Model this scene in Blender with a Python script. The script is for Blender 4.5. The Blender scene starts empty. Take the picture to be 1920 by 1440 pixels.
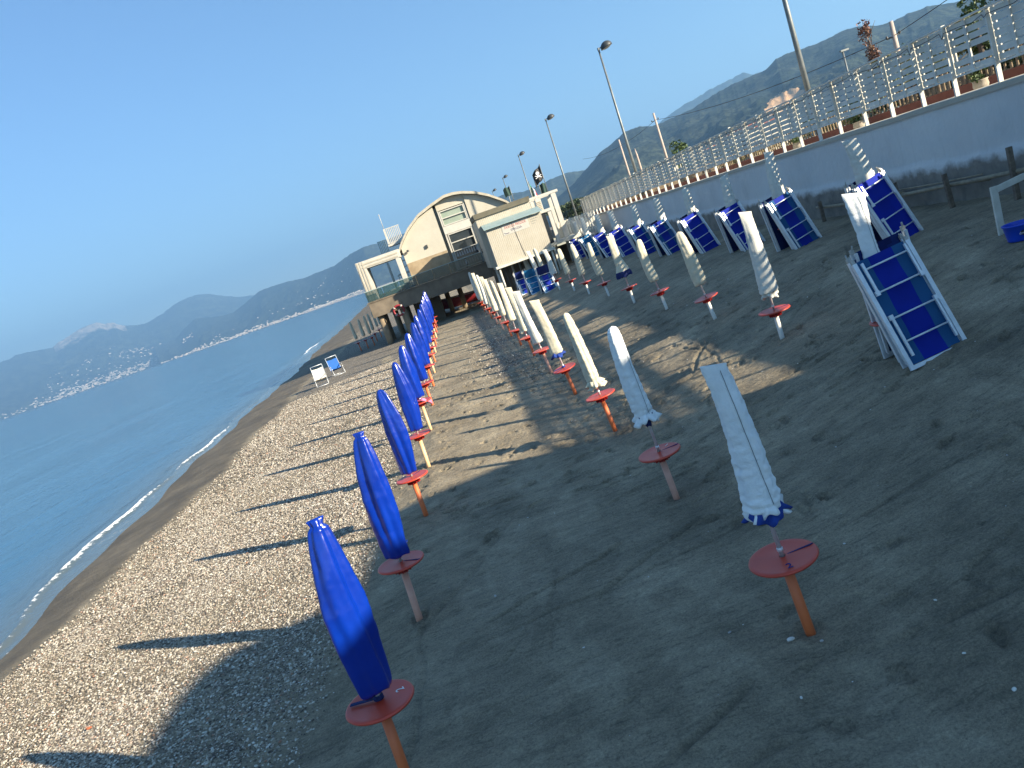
import bpy, math, random
import numpy as np
from mathutils import Vector, Matrix
random.seed(7)
rng = np.random.RandomState(11)
SC = bpy.context.scene
COL = SC.collection
R = math.radians

# ------------------------------------------------------------ camera frame
CAM = (0.0, 0.0, 3.2)
FOC = 1442.0
ROT = ((0.94102404, -0.33676534, 0.03260161),
       (-0.08873588, -0.15266804, 0.98428574),
       (-0.3264961, -0.92912947, -0.17354747))      # rows: world x, y, z in (right, down, forward)

def ray(px, py):
    c = (px - 960.0, py - 720.0, FOC)
    return Vector([sum(ROT[i][k] * c[k] for k in range(3)) for i in range(3)])
def on_y(px, py, y):                                  # the point of a sight line at distance y along the beach
    d = ray(px, py); return Vector(CAM) + d * (y / d.y)
def on_z(px, py, z):
    d = ray(px, py); return Vector(CAM) + d * ((z - CAM[2]) / d.z)

# ------------------------------------------------------------ numeric noise
def vnoise(x, y, seed=0):
    x = np.asarray(x, float); y = np.asarray(y, float)
    xi = np.floor(x).astype(np.int64); yi = np.floor(y).astype(np.int64)
    xf = x - xi; yf = y - yi
    u = xf * xf * (3 - 2 * xf); v = yf * yf * (3 - 2 * yf)
    def h(a, b):
        n = (a * 374761393 + b * 668265263 + seed * 1274126177) & 0xffffffff
        n = ((n ^ (n >> 13)) * 1274126177) & 0xffffffff
        return ((n ^ (n >> 16)) & 0xffff) / 65535.0
    return (h(xi, yi) * (1 - u) + h(xi + 1, yi) * u) * (1 - v) + (h(xi, yi + 1) * (1 - u) + h(xi + 1, yi + 1) * u) * v
def fbm(x, y, o=4, seed=0):
    s = 0; a = .5; f = 1.0
    for k in range(o):
        s = s + a * (vnoise(x * f, y * f, seed + k * 17) - .5); a *= .5; f *= 2.03
    return s * 2                                       # about -1..1

SEA = -0.75
def shore_x(y):
    return (np.interp(y, [-10, 5, 13.7, 17.7, 26.4, 39.5, 44, 57, 83, 109, 135, 166, 225, 400], [-9.0, -9.35, -9.85, -10.3, -11.2, -12.2, -12.5, -13.0, -15.2, -16.6, -18.5, -20.7, -25, -36])
            + 0.12 * np.sin(np.asarray(y) * .55 + 1) + .07 * np.sin(np.asarray(y) * 1.4))
def strip_w(y): return np.interp(y, [0, 12, 15, 18, 23, 32, 50, 90], [1.1, 1.15, 1.55, 2.0, 2.4, 2.9, 3.2, 5])
def ground_z(x, y):
    x = np.asarray(x, float); y = np.asarray(y, float)
    land = np.interp(x, [-2.4, -1.4, 1.6, 3.0, 4.5, 7.0, 8.2, 9.3, 9.8], [-.12, 0, 0, .22, .5, 1.0, 1.1, 1.18, 1.25])
    xs = shore_x(y)
    t = np.clip((-2.4 - x) / np.maximum(-2.4 - xs, .1), 0, 3)
    sea = np.interp(t, [0, .42, .8, .93, 1.0, 1.12, 1.6, 3], [-.12, -.3, -.53, -.66, -.75, -.86, -1.5, -4])
    return np.where(x > -2.4, land, sea)
def gz(x, y): return float(ground_z(x, y))
def G(px, py):                                        # a sight line meets the sand
    z = 0.0
    for _ in range(25):
        p = on_z(px, py, z); z = .5 * z + .5 * gz(p.x, p.y)
    return Vector((p.x, p.y, z))

# ------------------------------------------------------------ materials
def new_mat(name):
    m = bpy.data.materials.new(name); m.use_nodes = True
    nt = m.node_tree; b = nt.nodes['Principled BSDF']
    return m, nt, b
def N(nt, t, **kw):
    n = nt.nodes.new(t)
    for k, v in kw.items():
        if hasattr(n, k): setattr(n, k, v)
        else: n.inputs[k].default_value = v
    return n
def ramp(nt, fac, stops):
    r = nt.nodes.new('ShaderNodeValToRGB'); e = r.color_ramp.elements
    while len(e) < len(stops): e.new(.5)
    for i, (p, c) in enumerate(stops):
        e[i].position = p; e[i].color = (*c, 1)
    nt.links.new(fac, r.inputs[0]); return r
def simple(name, c1, c2=None, scale=6, rough=.6, metal=0, bump=.0, bscale=40, spec=None, coat=0, detail=6, trans=0, alpha=1, world=False):
    m, nt, b = new_mat(name); L = nt.links
    tc = N(nt, 'ShaderNodeTexCoord')
    co = N(nt, 'ShaderNodeNewGeometry').outputs['Position'] if world else tc.outputs['Object']
    n = N(nt, 'ShaderNodeTexNoise', Scale=scale, Detail=detail, Roughness=.6); L.new(co, n.inputs['Vector'])
    c2 = c2 or tuple(v * .8 for v in c1)
    r = ramp(nt, n.outputs['Fac'], [(.35, c1), (.68, c2)])
    L.new(r.outputs[0], b.inputs['Base Color'])
    b.inputs['Roughness'].default_value = rough; b.inputs['Metallic'].default_value = metal
    if coat: b.inputs['Coat Weight'].default_value = coat; b.inputs['Coat Roughness'].default_value = .15
    if trans: b.inputs['Transmission Weight'].default_value = trans
    if alpha < 1: b.inputs['Alpha'].default_value = alpha
    if bump:
        n2 = N(nt, 'ShaderNodeTexNoise', Scale=bscale, Detail=5); L.new(co, n2.inputs['Vector'])
        bp = N(nt, 'ShaderNodeBump', Strength=bump, Distance=.01); L.new(n2.outputs['Fac'], bp.inputs['Height'])
        L.new(bp.outputs[0], b.inputs['Normal'])
    return m

M = {}
M['blue_pvc'] = simple('blue_pvc', (.0015, .03, .31), (.001, .02, .24), 3, rough=.28, bump=.25, bscale=14, coat=.25)
M['white_cloth'] = simple('white_cloth', (.64, .64, .57), (.52, .53, .48), 9, rough=.9, bump=.5, bscale=90)
M['cream_cloth'] = simple('cream_cloth', (.62, .585, .44), (.50, .47, .36), 9, rough=.9, bump=.5, bscale=90)
M['pale_cloth'] = simple('pale_cloth', (.80, .83, .82), (.70, .74, .74), 9, rough=.9, bump=.5, bscale=90)
M['blue_cloth'] = simple('blue_cloth', (.01, .05, .3), (.008, .035, .2), 9, rough=.85)
M['navy_cloth'] = simple('navy_cloth', (.008, .02, .12), (.006, .014, .08), 9, rough=.85)
M['red_plastic'] = simple('red_plastic', (.56, .06, .028), (.48, .05, .025), 5, rough=.4, bump=.05, coat=.1)
M['red_plastic_dark'] = simple('red_plastic_dark', (.45, .012, .012), (.36, .01, .01), 5, rough=.4)
M['tube_orange'] = simple('tube_orange', (.70, .17, .05), (.58, .13, .045), 4, rough=.5, bump=.1)
M['tube_pink'] = simple('tube_pink', (.66, .36, .27), (.55, .27, .19), 5, rough=.55, bump=.1)
M['tube_sand'] = simple('tube_sand', (.74, .50, .27), (.62, .38, .19), 5, rough=.55, bump=.1)
M['tube_white'] = simple('tube_white', (.74, .74, .68), (.62, .62, .57), 5, rough=.5, bump=.1)
M['alu'] = simple('alu', (.72, .74, .75), (.60, .62, .63), 8, rough=.42, metal=.35)
M['alu_lounger'] = simple('alu_lounger', (.76, .80, .82), (.62, .67, .70), 8, rough=.38, metal=.25)
M['plastic_white'] = simple('plastic_white', (.42, .42, .38), (.32, .32, .29), 12, rough=.5)
M['plaster'] = simple('plaster', (.46, .435, .36), (.40, .38, .315), 1.2, rough=.9, bump=.3, bscale=12)
M['bare_plaster'] = simple('bare_plaster', (.36, .29, .19), (.22, .17, .11), 1.6, rough=.95, bump=.5, bscale=10)
M['concrete'] = simple('concrete', (.20, .165, .12), (.12, .10, .075), 1.5, rough=.95, bump=.6, bscale=12)
M['pile_concrete'] = simple('pile_concrete', (.30, .23, .15), (.19, .15, .10), 2.5, rough=.95, bump=.5, bscale=12)
M['window_dark'] = simple('window_dark', (.015, .02, .025), (.03, .035, .04), 2, rough=.08)
M['window_pale'] = simple('window_pale', (.26, .31, .25), (.20, .25, .20), 1.5, rough=.12)
M['curtain'] = simple('curtain', (.42, .42, .42), (.3, .3, .31), 3, rough=.9)
M['white_paint'] = simple('white_paint', (.49, .48, .43), (.43, .42, .37), 4, rough=.6)
M['white_wood'] = simple('white_wood', (.62, .62, .55), (.46, .45, .38), 5, rough=.75, bump=.3, bscale=25)
M['fence_wood'] = simple('fence_wood', (.70, .69, .62), (.56, .54, .47), 3, rough=.8, bump=.3, bscale=25, world=True)
M['olive_roof'] = simple('olive_roof', (.13, .12, .085), (.09, .085, .06), 2, rough=.85)
M['pale_metal'] = simple('pale_metal', (.28, .37, .36), (.22, .31, .31), 3, rough=.5)
M['lamp_dark'] = simple('lamp_dark', (.035, .042, .045), (.05, .055, .055), 5, rough=.45)
M['pole_grey'] = simple('pole_grey', (.22, .24, .24), (.13, .15, .15), 3, rough=.5, metal=.4)
M['pole_conc'] = simple('pole_conc', (.46, .38, .32), (.36, .30, .26), 3, rough=.85)
M['old_wood'] = simple('old_wood', (.20, .16, .12), (.10, .08, .06), 14, rough=.9, bump=.6, bscale=30)
M['bamboo'] = simple('bamboo', (.32, .27, .19), (.20, .17, .12), 10, rough=.8, bump=.4, bscale=20)
M['bucket_blue'] = simple('bucket_blue', (.006, .06, .55), (.005, .045, .42), 4, rough=.35)
M['black'] = simple('black', (.012, .012, .014), (.02, .02, .022), 4, rough=.6)
M['ink_white'] = simple('ink_white', (.8, .8, .8), (.7, .7, .7), 4, rough=.7)
M['ink_blue'] = simple('ink_blue', (.01, .02, .18), (.01, .02, .14), 4, rough=.7)
M['text_red'] = simple('text_red', (.32, .008, .01), (.28, .008, .01), 4, rough=.7)
M['text_navy'] = simple('text_navy', (.03, .025, .10), (.03, .02, .08), 4, rough=.7)
M['boat_red'] = simple('boat_red', (.28, .02, .03), (.2, .02, .025), 4, rough=.5)
M['flag_green'] = simple('flag_green', (.01, .18, .06), (.01, .14, .05), 4, rough=.9)
M['flag_white'] = simple('flag_white', (.78, .78, .78), (.7, .7, .7), 4, rough=.9)
M['flag_red'] = simple('flag_red', (.6, .02, .03), (.5, .02, .03), 4, rough=.9)
M['flag_dark'] = simple('flag_dark', (.02, .05, .04), (.03, .06, .05), 4, rough=.9)
M['pink_cloth'] = simple('pink_cloth', (.75, .08, .22), (.8, .3, .42), 22, rough=.9)
M['red_kerb'] = simple('red_kerb', (.17, .06, .045), (.12, .045, .035), 3, rough=.9, world=True)
M['stone_wall'] = simple('stone_wall', (.42, .36, .27), (.16, .13, .09), 9, rough=.95, bump=.9, bscale=14)
M['bark'] = simple('bark', (.12, .09, .065), (.07, .055, .04), 8, rough=.95, bump=.6)
M['terracotta'] = simple('terracotta', (.42, .12, .05), (.3, .09, .04), 5, rough=.85)
M['chair_blue'] = simple('chair_blue', (.006, .10, .38), (.006, .08, .3), 6, rough=.8)
M['chair_white'] = simple('chair_white', (.66, .64, .55), (.55, .53, .45), 6, rough=.8)
M['cable'] = simple('cable', (.03, .03, .03), (.02, .02, .02), 6, rough=.7)
M['house_white'] = simple('house_white', (.55, .52, .46), (.4, .37, .32), .02, rough=.9, world=True)
M['house_roof'] = simple('house_roof', (.36, .17, .10), (.28, .14, .09), .03, rough=.9, world=True)
M['gutter'] = simple('gutter', (.45, .42, .34), (.34, .31, .24), 3, rough=.7)
M['stone_white'] = simple('stone_white', (.72, .70, .64), (.5, .48, .42), 20, rough=.8, bump=.4)
M['pot'] = simple('pot', (.45, .40, .32), (.34, .30, .24), 8, rough=.9)

def leaf_mat(name, c1, c2, c3):
    m, nt, b = new_mat(name); L = nt.links
    g = N(nt, 'ShaderNodeNewGeometry'); n = N(nt, 'ShaderNodeTexNoise', Scale=2.2, Detail=4)
    L.new(g.outputs['Position'], n.inputs['Vector'])
    a = N(nt, 'ShaderNodeMath', operation='ADD'); s = N(nt, 'ShaderNodeMath', operation='MULTIPLY'); s.inputs[1].default_value = .45
    L.new(g.outputs['Random Per Island'], s.inputs[0]); L.new(s.outputs[0], a.inputs[0]); L.new(n.outputs['Fac'], a.inputs[1])
    r = ramp(nt, a.outputs[0], [(.42, c1), (.68, c2), (.95, c3)]); L.new(r.outputs[0], b.inputs['Base Color'])
    b.inputs['Roughness'].default_value = .6
    return m
M['leaf_green'] = leaf_mat('leaf_green', (.02, .045, .012), (.045, .085, .02), (.09, .13, .035))
M['leaf_yellow'] = leaf_mat('leaf_yellow', (.07, .09, .02), (.13, .14, .035), (.2, .18, .05))
M['leaf_brown'] = leaf_mat('leaf_brown', (.09, .035, .03), (.16, .07, .05), (.22, .12, .07))
M['leaf_dark'] = leaf_mat('leaf_dark', (.015, .03, .012), (.03, .055, .02), (.05, .08, .03))

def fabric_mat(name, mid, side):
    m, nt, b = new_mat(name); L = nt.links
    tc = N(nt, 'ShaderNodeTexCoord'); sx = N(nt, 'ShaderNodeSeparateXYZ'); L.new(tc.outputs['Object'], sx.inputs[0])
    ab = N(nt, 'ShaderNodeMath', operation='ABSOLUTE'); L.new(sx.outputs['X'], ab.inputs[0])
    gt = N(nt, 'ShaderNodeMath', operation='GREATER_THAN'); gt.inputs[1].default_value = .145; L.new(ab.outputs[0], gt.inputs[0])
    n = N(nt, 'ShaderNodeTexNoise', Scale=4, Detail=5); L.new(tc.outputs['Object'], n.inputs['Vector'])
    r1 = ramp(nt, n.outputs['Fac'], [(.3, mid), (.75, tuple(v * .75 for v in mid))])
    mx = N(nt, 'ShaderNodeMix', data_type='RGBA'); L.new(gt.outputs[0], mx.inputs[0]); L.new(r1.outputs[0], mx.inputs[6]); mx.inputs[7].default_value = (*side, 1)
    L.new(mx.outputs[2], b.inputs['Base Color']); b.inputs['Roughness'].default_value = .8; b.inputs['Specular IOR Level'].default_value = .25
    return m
M['fabric_blue'] = fabric_mat('fabric_blue', (.003, .018, .28), (.014, .085, .21))
M['fabric_plain'] = fabric_mat('fabric_plain', (.002, .018, .30), (.002, .018, .30))
M['fabric_teal'] = fabric_mat('fabric_teal', (.01, .12, .27), (.01, .12, .27))
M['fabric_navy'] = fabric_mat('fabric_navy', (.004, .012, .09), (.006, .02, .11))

# ------------------------------------------------------------ mesh builder
class MB:
    def __init__(s): s.v = []; s.f = []; s.sm = []
    def add(s, vs, fs, smooth=False):
        o = len(s.v); s.v += [tuple(v) for v in vs]; s.f += [tuple(i + o for i in f) for f in fs]; s.sm += [smooth] * len(fs); return s
    def box(s, a, b, mat=None):
        (x0, y0, z0), (x1, y1, z1) = a, b
        vs = [Vector(p) for p in [(x0, y0, z0), (x1, y0, z0), (x1, y1, z0), (x0, y1, z0), (x0, y0, z1), (x1, y0, z1), (x1, y1, z1), (x0, y1, z1)]]
        if mat: vs = [mat @ v for v in vs]
        return s.add(vs, [(0, 3, 2, 1), (4, 5, 6, 7), (0, 1, 5, 4), (1, 2, 6, 5), (2, 3, 7, 6), (3, 0, 4, 7)])
    def beam(s, p, q, w, h, up=(0, 0, 1)):
        p = Vector(p); q = Vector(q); d = (q - p); L = d.length; d.normalize()
        u = Vector(up); x = d.cross(u)
        if x.length < 1e-4: x = d.cross(Vector((0, 1, 0)))
        x.normalize(); z = x.cross(d)
        m = Matrix.Translation(p) @ Matrix((x, d, z)).transposed().to_4x4()
        return s.box((-w / 2, 0, -h / 2), (w / 2, L, h / 2), m)
    def tube(s, pts, r, n=10, cap=True):
        pts = [Vector(p) for p in pts]; rs = r if isinstance(r, (list, tuple)) else [r] * len(pts)
        vs = []; prev = None
        for i, p in enumerate(pts):
            d = (pts[min(i + 1, len(pts) - 1)] - pts[max(i - 1, 0)]).normalized()
            if prev is None:
                a = d.cross(Vector((0, 0, 1)));
                if a.length < .05: a = d.cross(Vector((0, 1, 0)))
            else: a = prev - d * prev.dot(d)
            a.normalize(); prev = a; b = d.cross(a)
            for k in range(n):
                t = 2 * math.pi * k / n; vs.append(p + (a * math.cos(t) + b * math.sin(t)) * rs[i])
        fs = [(i * n + k, i * n + (k + 1) % n, (i + 1) * n + (k + 1) % n, (i + 1) * n + k) for i in range(len(pts) - 1) for k in range(n)]
        s.add(vs, fs, True)
        if cap:
            o = len(s.v) - len(vs)
            s.f += [tuple(o + k for k in reversed(range(n))), tuple(o + (len(pts) - 1) * n + k for k in range(n))]; s.sm += [False, False]
        return s
    def lathe(s, prof, n=32, smooth=True, c=(0, 0, 0)):
        vs = []; 
        for r, z in prof:
            for k in range(n):
                t = 2 * math.pi * k / n; vs.append((c[0] + r * math.cos(t), c[1] + r * math.sin(t), c[2] + z))
        fs = [(i * n + k, i * n + (k + 1) % n, (i + 1) * n + (k + 1) % n, (i + 1) * n + k) for i in range(len(prof) - 1) for k in range(n)]
        return s.add(vs, fs, smooth)
    def prism(s, poly, y0, y1):                       # polygon in x,z pushed along y
        n = len(poly); vs = [(x, y0, z) for x, z in poly] + [(x, y1, z) for x, z in poly]
        fs = [tuple(range(n)), tuple(reversed(range(n, 2 * n)))] + [(i, n + i, n + (i + 1) % n, (i + 1) % n) for i in range(n)]
        return s.add(vs, fs)
    def build(s, name, mat, parent=None, loc=None):
        me = bpy.data.meshes.new(name); me.from_pydata([tuple(v) for v in s.v], [], s.f)
        me.polygons.foreach_set('use_smooth', s.sm)
        if mat is not None: me.materials.append(mat if not isinstance(mat, str) else M[mat])
        me.update(); o = bpy.data.objects.new(name, me); COL.objects.link(o)
        if parent: o.parent = parent
        if loc: o.location = loc
        return o
def bevel(o, w=.01, seg=2):
    b = o.modifiers.new('bevel', 'BEVEL'); b.width = w; b.segments = seg; b.limit_method = 'ANGLE'; return o
def tag(o, label=None, cat=None, group=None, kind=None):
    if label: o['label'] = label
    if cat: o['category'] = cat
    if group: o['group'] = group
    if kind: o['kind'] = kind
    return o
def empty(name, loc=(0, 0, 0), rz=0, label=None, cat=None, group=None):
    o = bpy.data.objects.new(name, None); COL.objects.link(o); o.location = loc; o.rotation_euler = (0, 0, rz)
    o.empty_display_size = .1
    return tag(o, label, cat, group)
def copy_tree(o, parent=None):
    c = o.copy(); COL.objects.link(c)
    c.parent = parent
    for ch in list(o.children): copy_tree(ch, c)
    return c
def text_mesh(s, size, name, mat, parent, matrix, thick=.001, sx=1.0):
    cu = bpy.data.curves.new(name, 'FONT'); cu.body = s; cu.size = size; cu.extrude = thick; cu.align_x = 'CENTER'; cu.align_y = 'CENTER'
    t = bpy.data.objects.new(name, cu); COL.objects.link(t); bpy.context.view_layer.update()
    me = bpy.data.meshes.new_from_object(t.evaluated_get(bpy.context.evaluated_depsgraph_get()))
    bpy.data.objects.remove(t); me.name = name; me.materials.clear(); me.materials.append(M[mat])
    me.transform(matrix @ Matrix.Diagonal((sx, 1, 1, 1)))
    o = bpy.data.objects.new(name, me); COL.objects.link(o); o.parent = parent
    return o
ORD = ['first', 'second', 'third', 'fourth', 'fifth', 'sixth', 'seventh', 'eighth', 'ninth', 'tenth', 'eleventh', 'twelfth', 'thirteenth', 'fourteenth', 'fifteenth', 'sixteenth']

def grid_mesh(name, X, Y, Z, mat, attrs=None, smooth=True):
    ny, nx = X.shape
    co = np.stack([X.ravel(), Y.ravel(), Z.ravel()], 1).astype(np.float32)
    i = np.arange(ny * nx).reshape(ny, nx)
    q = np.stack([i[:-1, :-1], i[:-1, 1:], i[1:, 1:], i[1:, :-1]], -1).reshape(-1, 4)
    me = bpy.data.meshes.new(name); me.vertices.add(len(co)); me.vertices.foreach_set('co', co.ravel())
    me.loops.add(q.size); me.loops.foreach_set('vertex_index', q.ravel().astype(np.int32))
    me.polygons.add(len(q)); me.polygons.foreach_set('loop_start', (np.arange(len(q)) * 4).astype(np.int32))
    me.polygons.foreach_set('use_smooth', np.full(len(q), smooth))
    for k, a in (attrs or {}).items():
        at = me.attributes.new(k, 'FLOAT', 'POINT'); at.data.foreach_set('value', a.ravel().astype(np.float32))
    me.update(calc_edges=True); me.materials.append(mat)
    o = bpy.data.objects.new(name, me); COL.objects.link(o); return o

# ============================================================ BEACH
def seg(*parts):
    out = []
    for a, b, st in parts: out += list(np.arange(a, b, st))
    out.append(parts[-1][1]); return np.array(out)
gx = seg((-44, -14, 1.0), (-14, -6, .12), (-6, 9.7, .03))
gy = seg((-14, 2, .25), (2, 11, .026), (11, 20, .045), (20, 36, .09), (36, 70, .25), (70, 130, 1.2), (130, 400, 9))
X, Y = np.meshgrid(gx, gy)
Z = ground_z(X, Y)
def peb_edge(y): return np.interp(y, [0, 6, 8.4, 11.4, 20, 30, 60], [-3.0, -2.65, -2.45, -2.3, -1.75, -1.6, -1.5])
sandm = np.clip((X - peb_edge(Y) + .1) / .5, 0, 1)
far = np.clip(1.2 - Y / 60, .2, 1)
rel = .024 * fbm(X * .8, Y * .8, 3, 3) + .008 * fbm(X * 1.6 + 5, Y * 3.5, 3, 5)
# patches of trampled lumps between smooth raked areas
tr = np.clip((vnoise(X * .7 + 3, Y * .7, 40) - .42) * 4, 0, 1)
rel += tr * .02 * fbm(X * 6, Y * 7, 4, 9) + .011 * fbm(X * 13, Y * 16, 3, 31) + .004 * fbm(X * 2.5 + .3 * Y, Y * 9, 3, 44)
Z = Z + rel * (0.35 + .65 * sandm) * np.clip((X - shore_x(Y)) / 3, 0, 1) * far
ux, uy = gx, gy
MARK = tr * .3
def stamp(cx, cy, ang, a, b, depth, rim=.35):
    i0, i1 = np.searchsorted(ux, [cx - a * 1.7, cx + a * 1.7]); j0, j1 = np.searchsorted(uy, [cy - a * 1.7, cy + a * 1.7])
    if i1 - i0 < 2 or j1 - j0 < 2: return
    x = X[j0:j1, i0:i1] - cx; y = Y[j0:j1, i0:i1] - cy
    u = x * math.cos(ang) + y * math.sin(ang); v = -x * math.sin(ang) + y * math.cos(ang)
    w = b * (1 - .25 * np.clip(u / a, -1, 1) ** 2 - .18 * np.sin(u / a * 2.4))
    d = np.sqrt((u / a) ** 2 + (v / w) ** 2)
    Z[j0:j1, i0:i1] += depth * (-(.75 + .25 * np.cos(u * 95)) / (1 + np.exp((d - .85) * 16)) + rim * np.exp(-((d - 1.12) / .16) ** 2))
    MARK[j0:j1, i0:i1] += min(.22, depth * 7) / (1 + np.exp((d - .8) * 12))
for k in range(700):
    if k < 410: x = rng.uniform(1.6, 8.2); y = rng.uniform(2.5, 20)
    elif k < 420: x = rng.uniform(-2.2, 2.5); y = rng.uniform(2.5, 11)
    else: x = rng.uniform(-1.8, 2.5); y = rng.uniform(9, 24)
    stamp(x, y, rng.uniform(0, 6.28), rng.uniform(.10, .15), rng.uniform(.045, .06), rng.uniform(.022, .05))
def groove(p, q, w, dep, wob=.05, rim=.5):
    p = np.array(p, float); q = np.array(q, float); L = np.linalg.norm(q - p); d = (q - p) / L; nn = np.array([-d[1], d[0]])
    x0, x1 = sorted((p[0], q[0])); y0, y1 = sorted((p[1], q[1]))
    i0, i1 = np.searchsorted(ux, [x0 - .4, x1 + .4]); j0, j1 = np.searchsorted(uy, [y0 - .4, y1 + .4])
    x = X[j0:j1, i0:i1] - p[0]; y = Y[j0:j1, i0:i1] - p[1]
    u = x * d[0] + y * d[1]; v = x * nn[0] + y * nn[1] + wob * np.sin(u * 2.1 + p[0] * 9) + wob * .4 * np.sin(u * 6 + p[1])
    m = np.clip(u / .2, 0, 1) * np.clip((L - u) / .2, 0, 1)
    Z[j0:j1, i0:i1] += m * dep * (-np.exp(-(v / w) ** 2) + rim * np.exp(-((np.abs(v) - 1.8 * w) / (.7 * w)) ** 2))
    MARK[j0:j1, i0:i1] += m * min(.3, dep * 14) * np.exp(-(v / w) ** 2)
for k in range(70):
    x = rng.uniform(-2.2, 6.5); y = rng.uniform(2.6, 13); a = rng.normal(.12, .22) if k % 4 else rng.uniform(.9, 1.6); L = rng.uniform(.7, 3.2)
    groove((x, y), (x + L * math.cos(a), y + L * math.sin(a)), rng.uniform(.014, .04), rng.uniform(.008, .02))
for a, b in [((1240, 1440), (1430, 1270)), ((1490, 1290), (1560, 1225)), ((1100, 1130), (1330, 960)), ((900, 1180), (1180, 1010))]:
    p = G(*a); q = G(*b); groove((p.x, p.y), (q.x, q.y), .028, .026, .03)
# little mounds and pits round the umbrella feet are added by feet() below; the mesh is linked afterwards
FEET = []

# ------------------------------------------------------------ sand material
def sand_material():
    m, nt, b = new_mat('beach_sand'); L = nt.links
    g = N(nt, 'ShaderNodeNewGeometry'); pos = g.outputs['Position']
    def noise(scale, detail=5, vec=pos, rough=.6):
        n = N(nt, 'ShaderNodeTexNoise', Scale=scale, Detail=detail, Roughness=rough); L.new(vec, n.inputs['Vector']); return n.outputs['Fac']
    # dry volcanic sand
    c1 = ramp(nt, noise(.9, 7), [(.3, (.205, .172, .115)), (.5, (.288, .242, .163)), (.72, (.37, .312, .215))])
    grains = noise(260, 2); gr = ramp(nt, grains, [(.3, (.62, .62, .62)), (.7, (1.35, 1.33, 1.3))])
    mid_ = ramp(nt, noise(55, 5, pos, .75), [(.34, (.62, .62, .62)), (.5, (1, 1, 1)), (.68, (1.38, 1.36, 1.32))])
    m0 = N(nt, 'ShaderNodeMix', data_type='RGBA', blend_type='MULTIPLY'); m0.inputs[0].default_value = .85; L.new(c1.outputs[0], m0.inputs[6]); L.new(mid_.outputs[0], m0.inputs[7])
    mg = N(nt, 'ShaderNodeMix', data_type='RGBA', blend_type='MULTIPLY'); mg.inputs[0].default_value = .8
    L.new(m0.outputs[2], mg.inputs[6]); L.new(gr.outputs[0], mg.inputs[7])
    mp = N(nt, 'ShaderNodeMapping'); mp.inputs['Scale'].default_value = (.7, 1.7, 1); mp.inputs['Rotation'].default_value = (0, 0, -.15); L.new(pos, mp.inputs[0])
    st = ramp(nt, noise(2.6, 8, mp.outputs[0], .7), [(.36, (.76, .77, .78)), (.5, (1, 1, 1)), (.64, (1.2, 1.2, 1.2))])
    mg2 = N(nt, 'ShaderNodeMix', data_type='RGBA', blend_type='MULTIPLY'); mg2.inputs[0].default_value = .8
    L.new(mg.outputs[2], mg2.inputs[6]); L.new(st.outputs[0], mg2.inputs[7])
    # disturbed sand is damper and darker; flat smoothed patches are paler
    ma = N(nt, 'ShaderNodeAttribute', attribute_name='mark')
    mr_ = ramp(nt, ma.outputs['Fac'], [(0, (1, 1, 1)), (.5, (.78, .79, .80)), (1, (.58, .59, .60))])
    mk = N(nt, 'ShaderNodeMix', data_type='RGBA', blend_type='MULTIPLY'); mk.inputs[0].default_value = 1
    L.new(mg2.outputs[2], mk.inputs[6]); L.new(mr_.outputs[0], mk.inputs[7])
    mp3 = N(nt, 'ShaderNodeMapping'); mp3.inputs['Scale'].default_value = (1.3, .55, 1); mp3.inputs['Rotation'].default_value = (0, 0, -.1); L.new(pos, mp3.inputs[0])
    pt = ramp(nt, noise(1.0, 3, mp3.outputs[0], .5), [(.49, (.97, .97, .97)), (.52, (1.13, 1.14, 1.15)), (.64, (1.15, 1.16, 1.17)), (.67, (.98, .98, .98))])
    mk2 = N(nt, 'ShaderNodeMix', data_type='RGBA', blend_type='MULTIPLY'); mk2.inputs[0].default_value = .9
    L.new(mk.outputs[2], mk2.inputs[6]); L.new(pt.outputs[0], mk2.inputs[7]); mg2 = mk2
    # fine foot and rake streaks, and clod shadows, painted into the sand colour
    mp4 = N(nt, 'ShaderNodeMapping'); mp4.inputs['Scale'].default_value = (1.0, 3.6, 1); mp4.inputs['Rotation'].default_value = (0, 0, -.22); L.new(pos, mp4.inputs[0])
    sk_ = ramp(nt, noise(4.2, 10, mp4.outputs[0], .78), [(.37, (.55, .56, .57)), (.45, (.95, .95, .95)), (.56, (1.02, 1.02, 1.02)), (.66, (1.32, 1.31, 1.29))])
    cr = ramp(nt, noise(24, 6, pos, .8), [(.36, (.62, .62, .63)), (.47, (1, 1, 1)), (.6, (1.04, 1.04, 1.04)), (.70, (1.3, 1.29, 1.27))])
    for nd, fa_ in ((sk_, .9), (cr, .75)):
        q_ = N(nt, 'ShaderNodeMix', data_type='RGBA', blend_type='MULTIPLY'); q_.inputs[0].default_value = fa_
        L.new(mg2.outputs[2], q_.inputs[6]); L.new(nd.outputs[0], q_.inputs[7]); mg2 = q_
    # pebble ground under and between the loose pebbles
    vo = N(nt, 'ShaderNodeTexVoronoi', Scale=34, Randomness=1.0); L.new(pos, vo.inputs['Vector'])
    sp = N(nt, 'ShaderNodeSeparateXYZ'); L.new(vo.outputs['Color'], sp.inputs[0])
    pc = ramp(nt, sp.outputs[0], [(.0, (.08, .066, .05)), (.35, (.19, .165, .12)), (.7, (.34, .30, .235)), (1.0, (.52, .48, .40))])
    dk = ramp(nt, vo.outputs['Distance'], [(.25, (1, 1, 1)), (.75, (.42, .40, .38))])
    pm = N(nt, 'ShaderNodeMix', data_type='RGBA', blend_type='MULTIPLY'); pm.inputs[0].default_value = 1
    L.new(pc.outputs[0], pm.inputs[6]); L.new(dk.outputs[0], pm.inputs[7])
    pa = N(nt, 'ShaderNodeAttribute', attribute_name='pebbly')
    ph = N(nt, 'ShaderNodeMath', operation='ADD'); L.new(pa.outputs['Fac'], ph.inputs[0])
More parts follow.
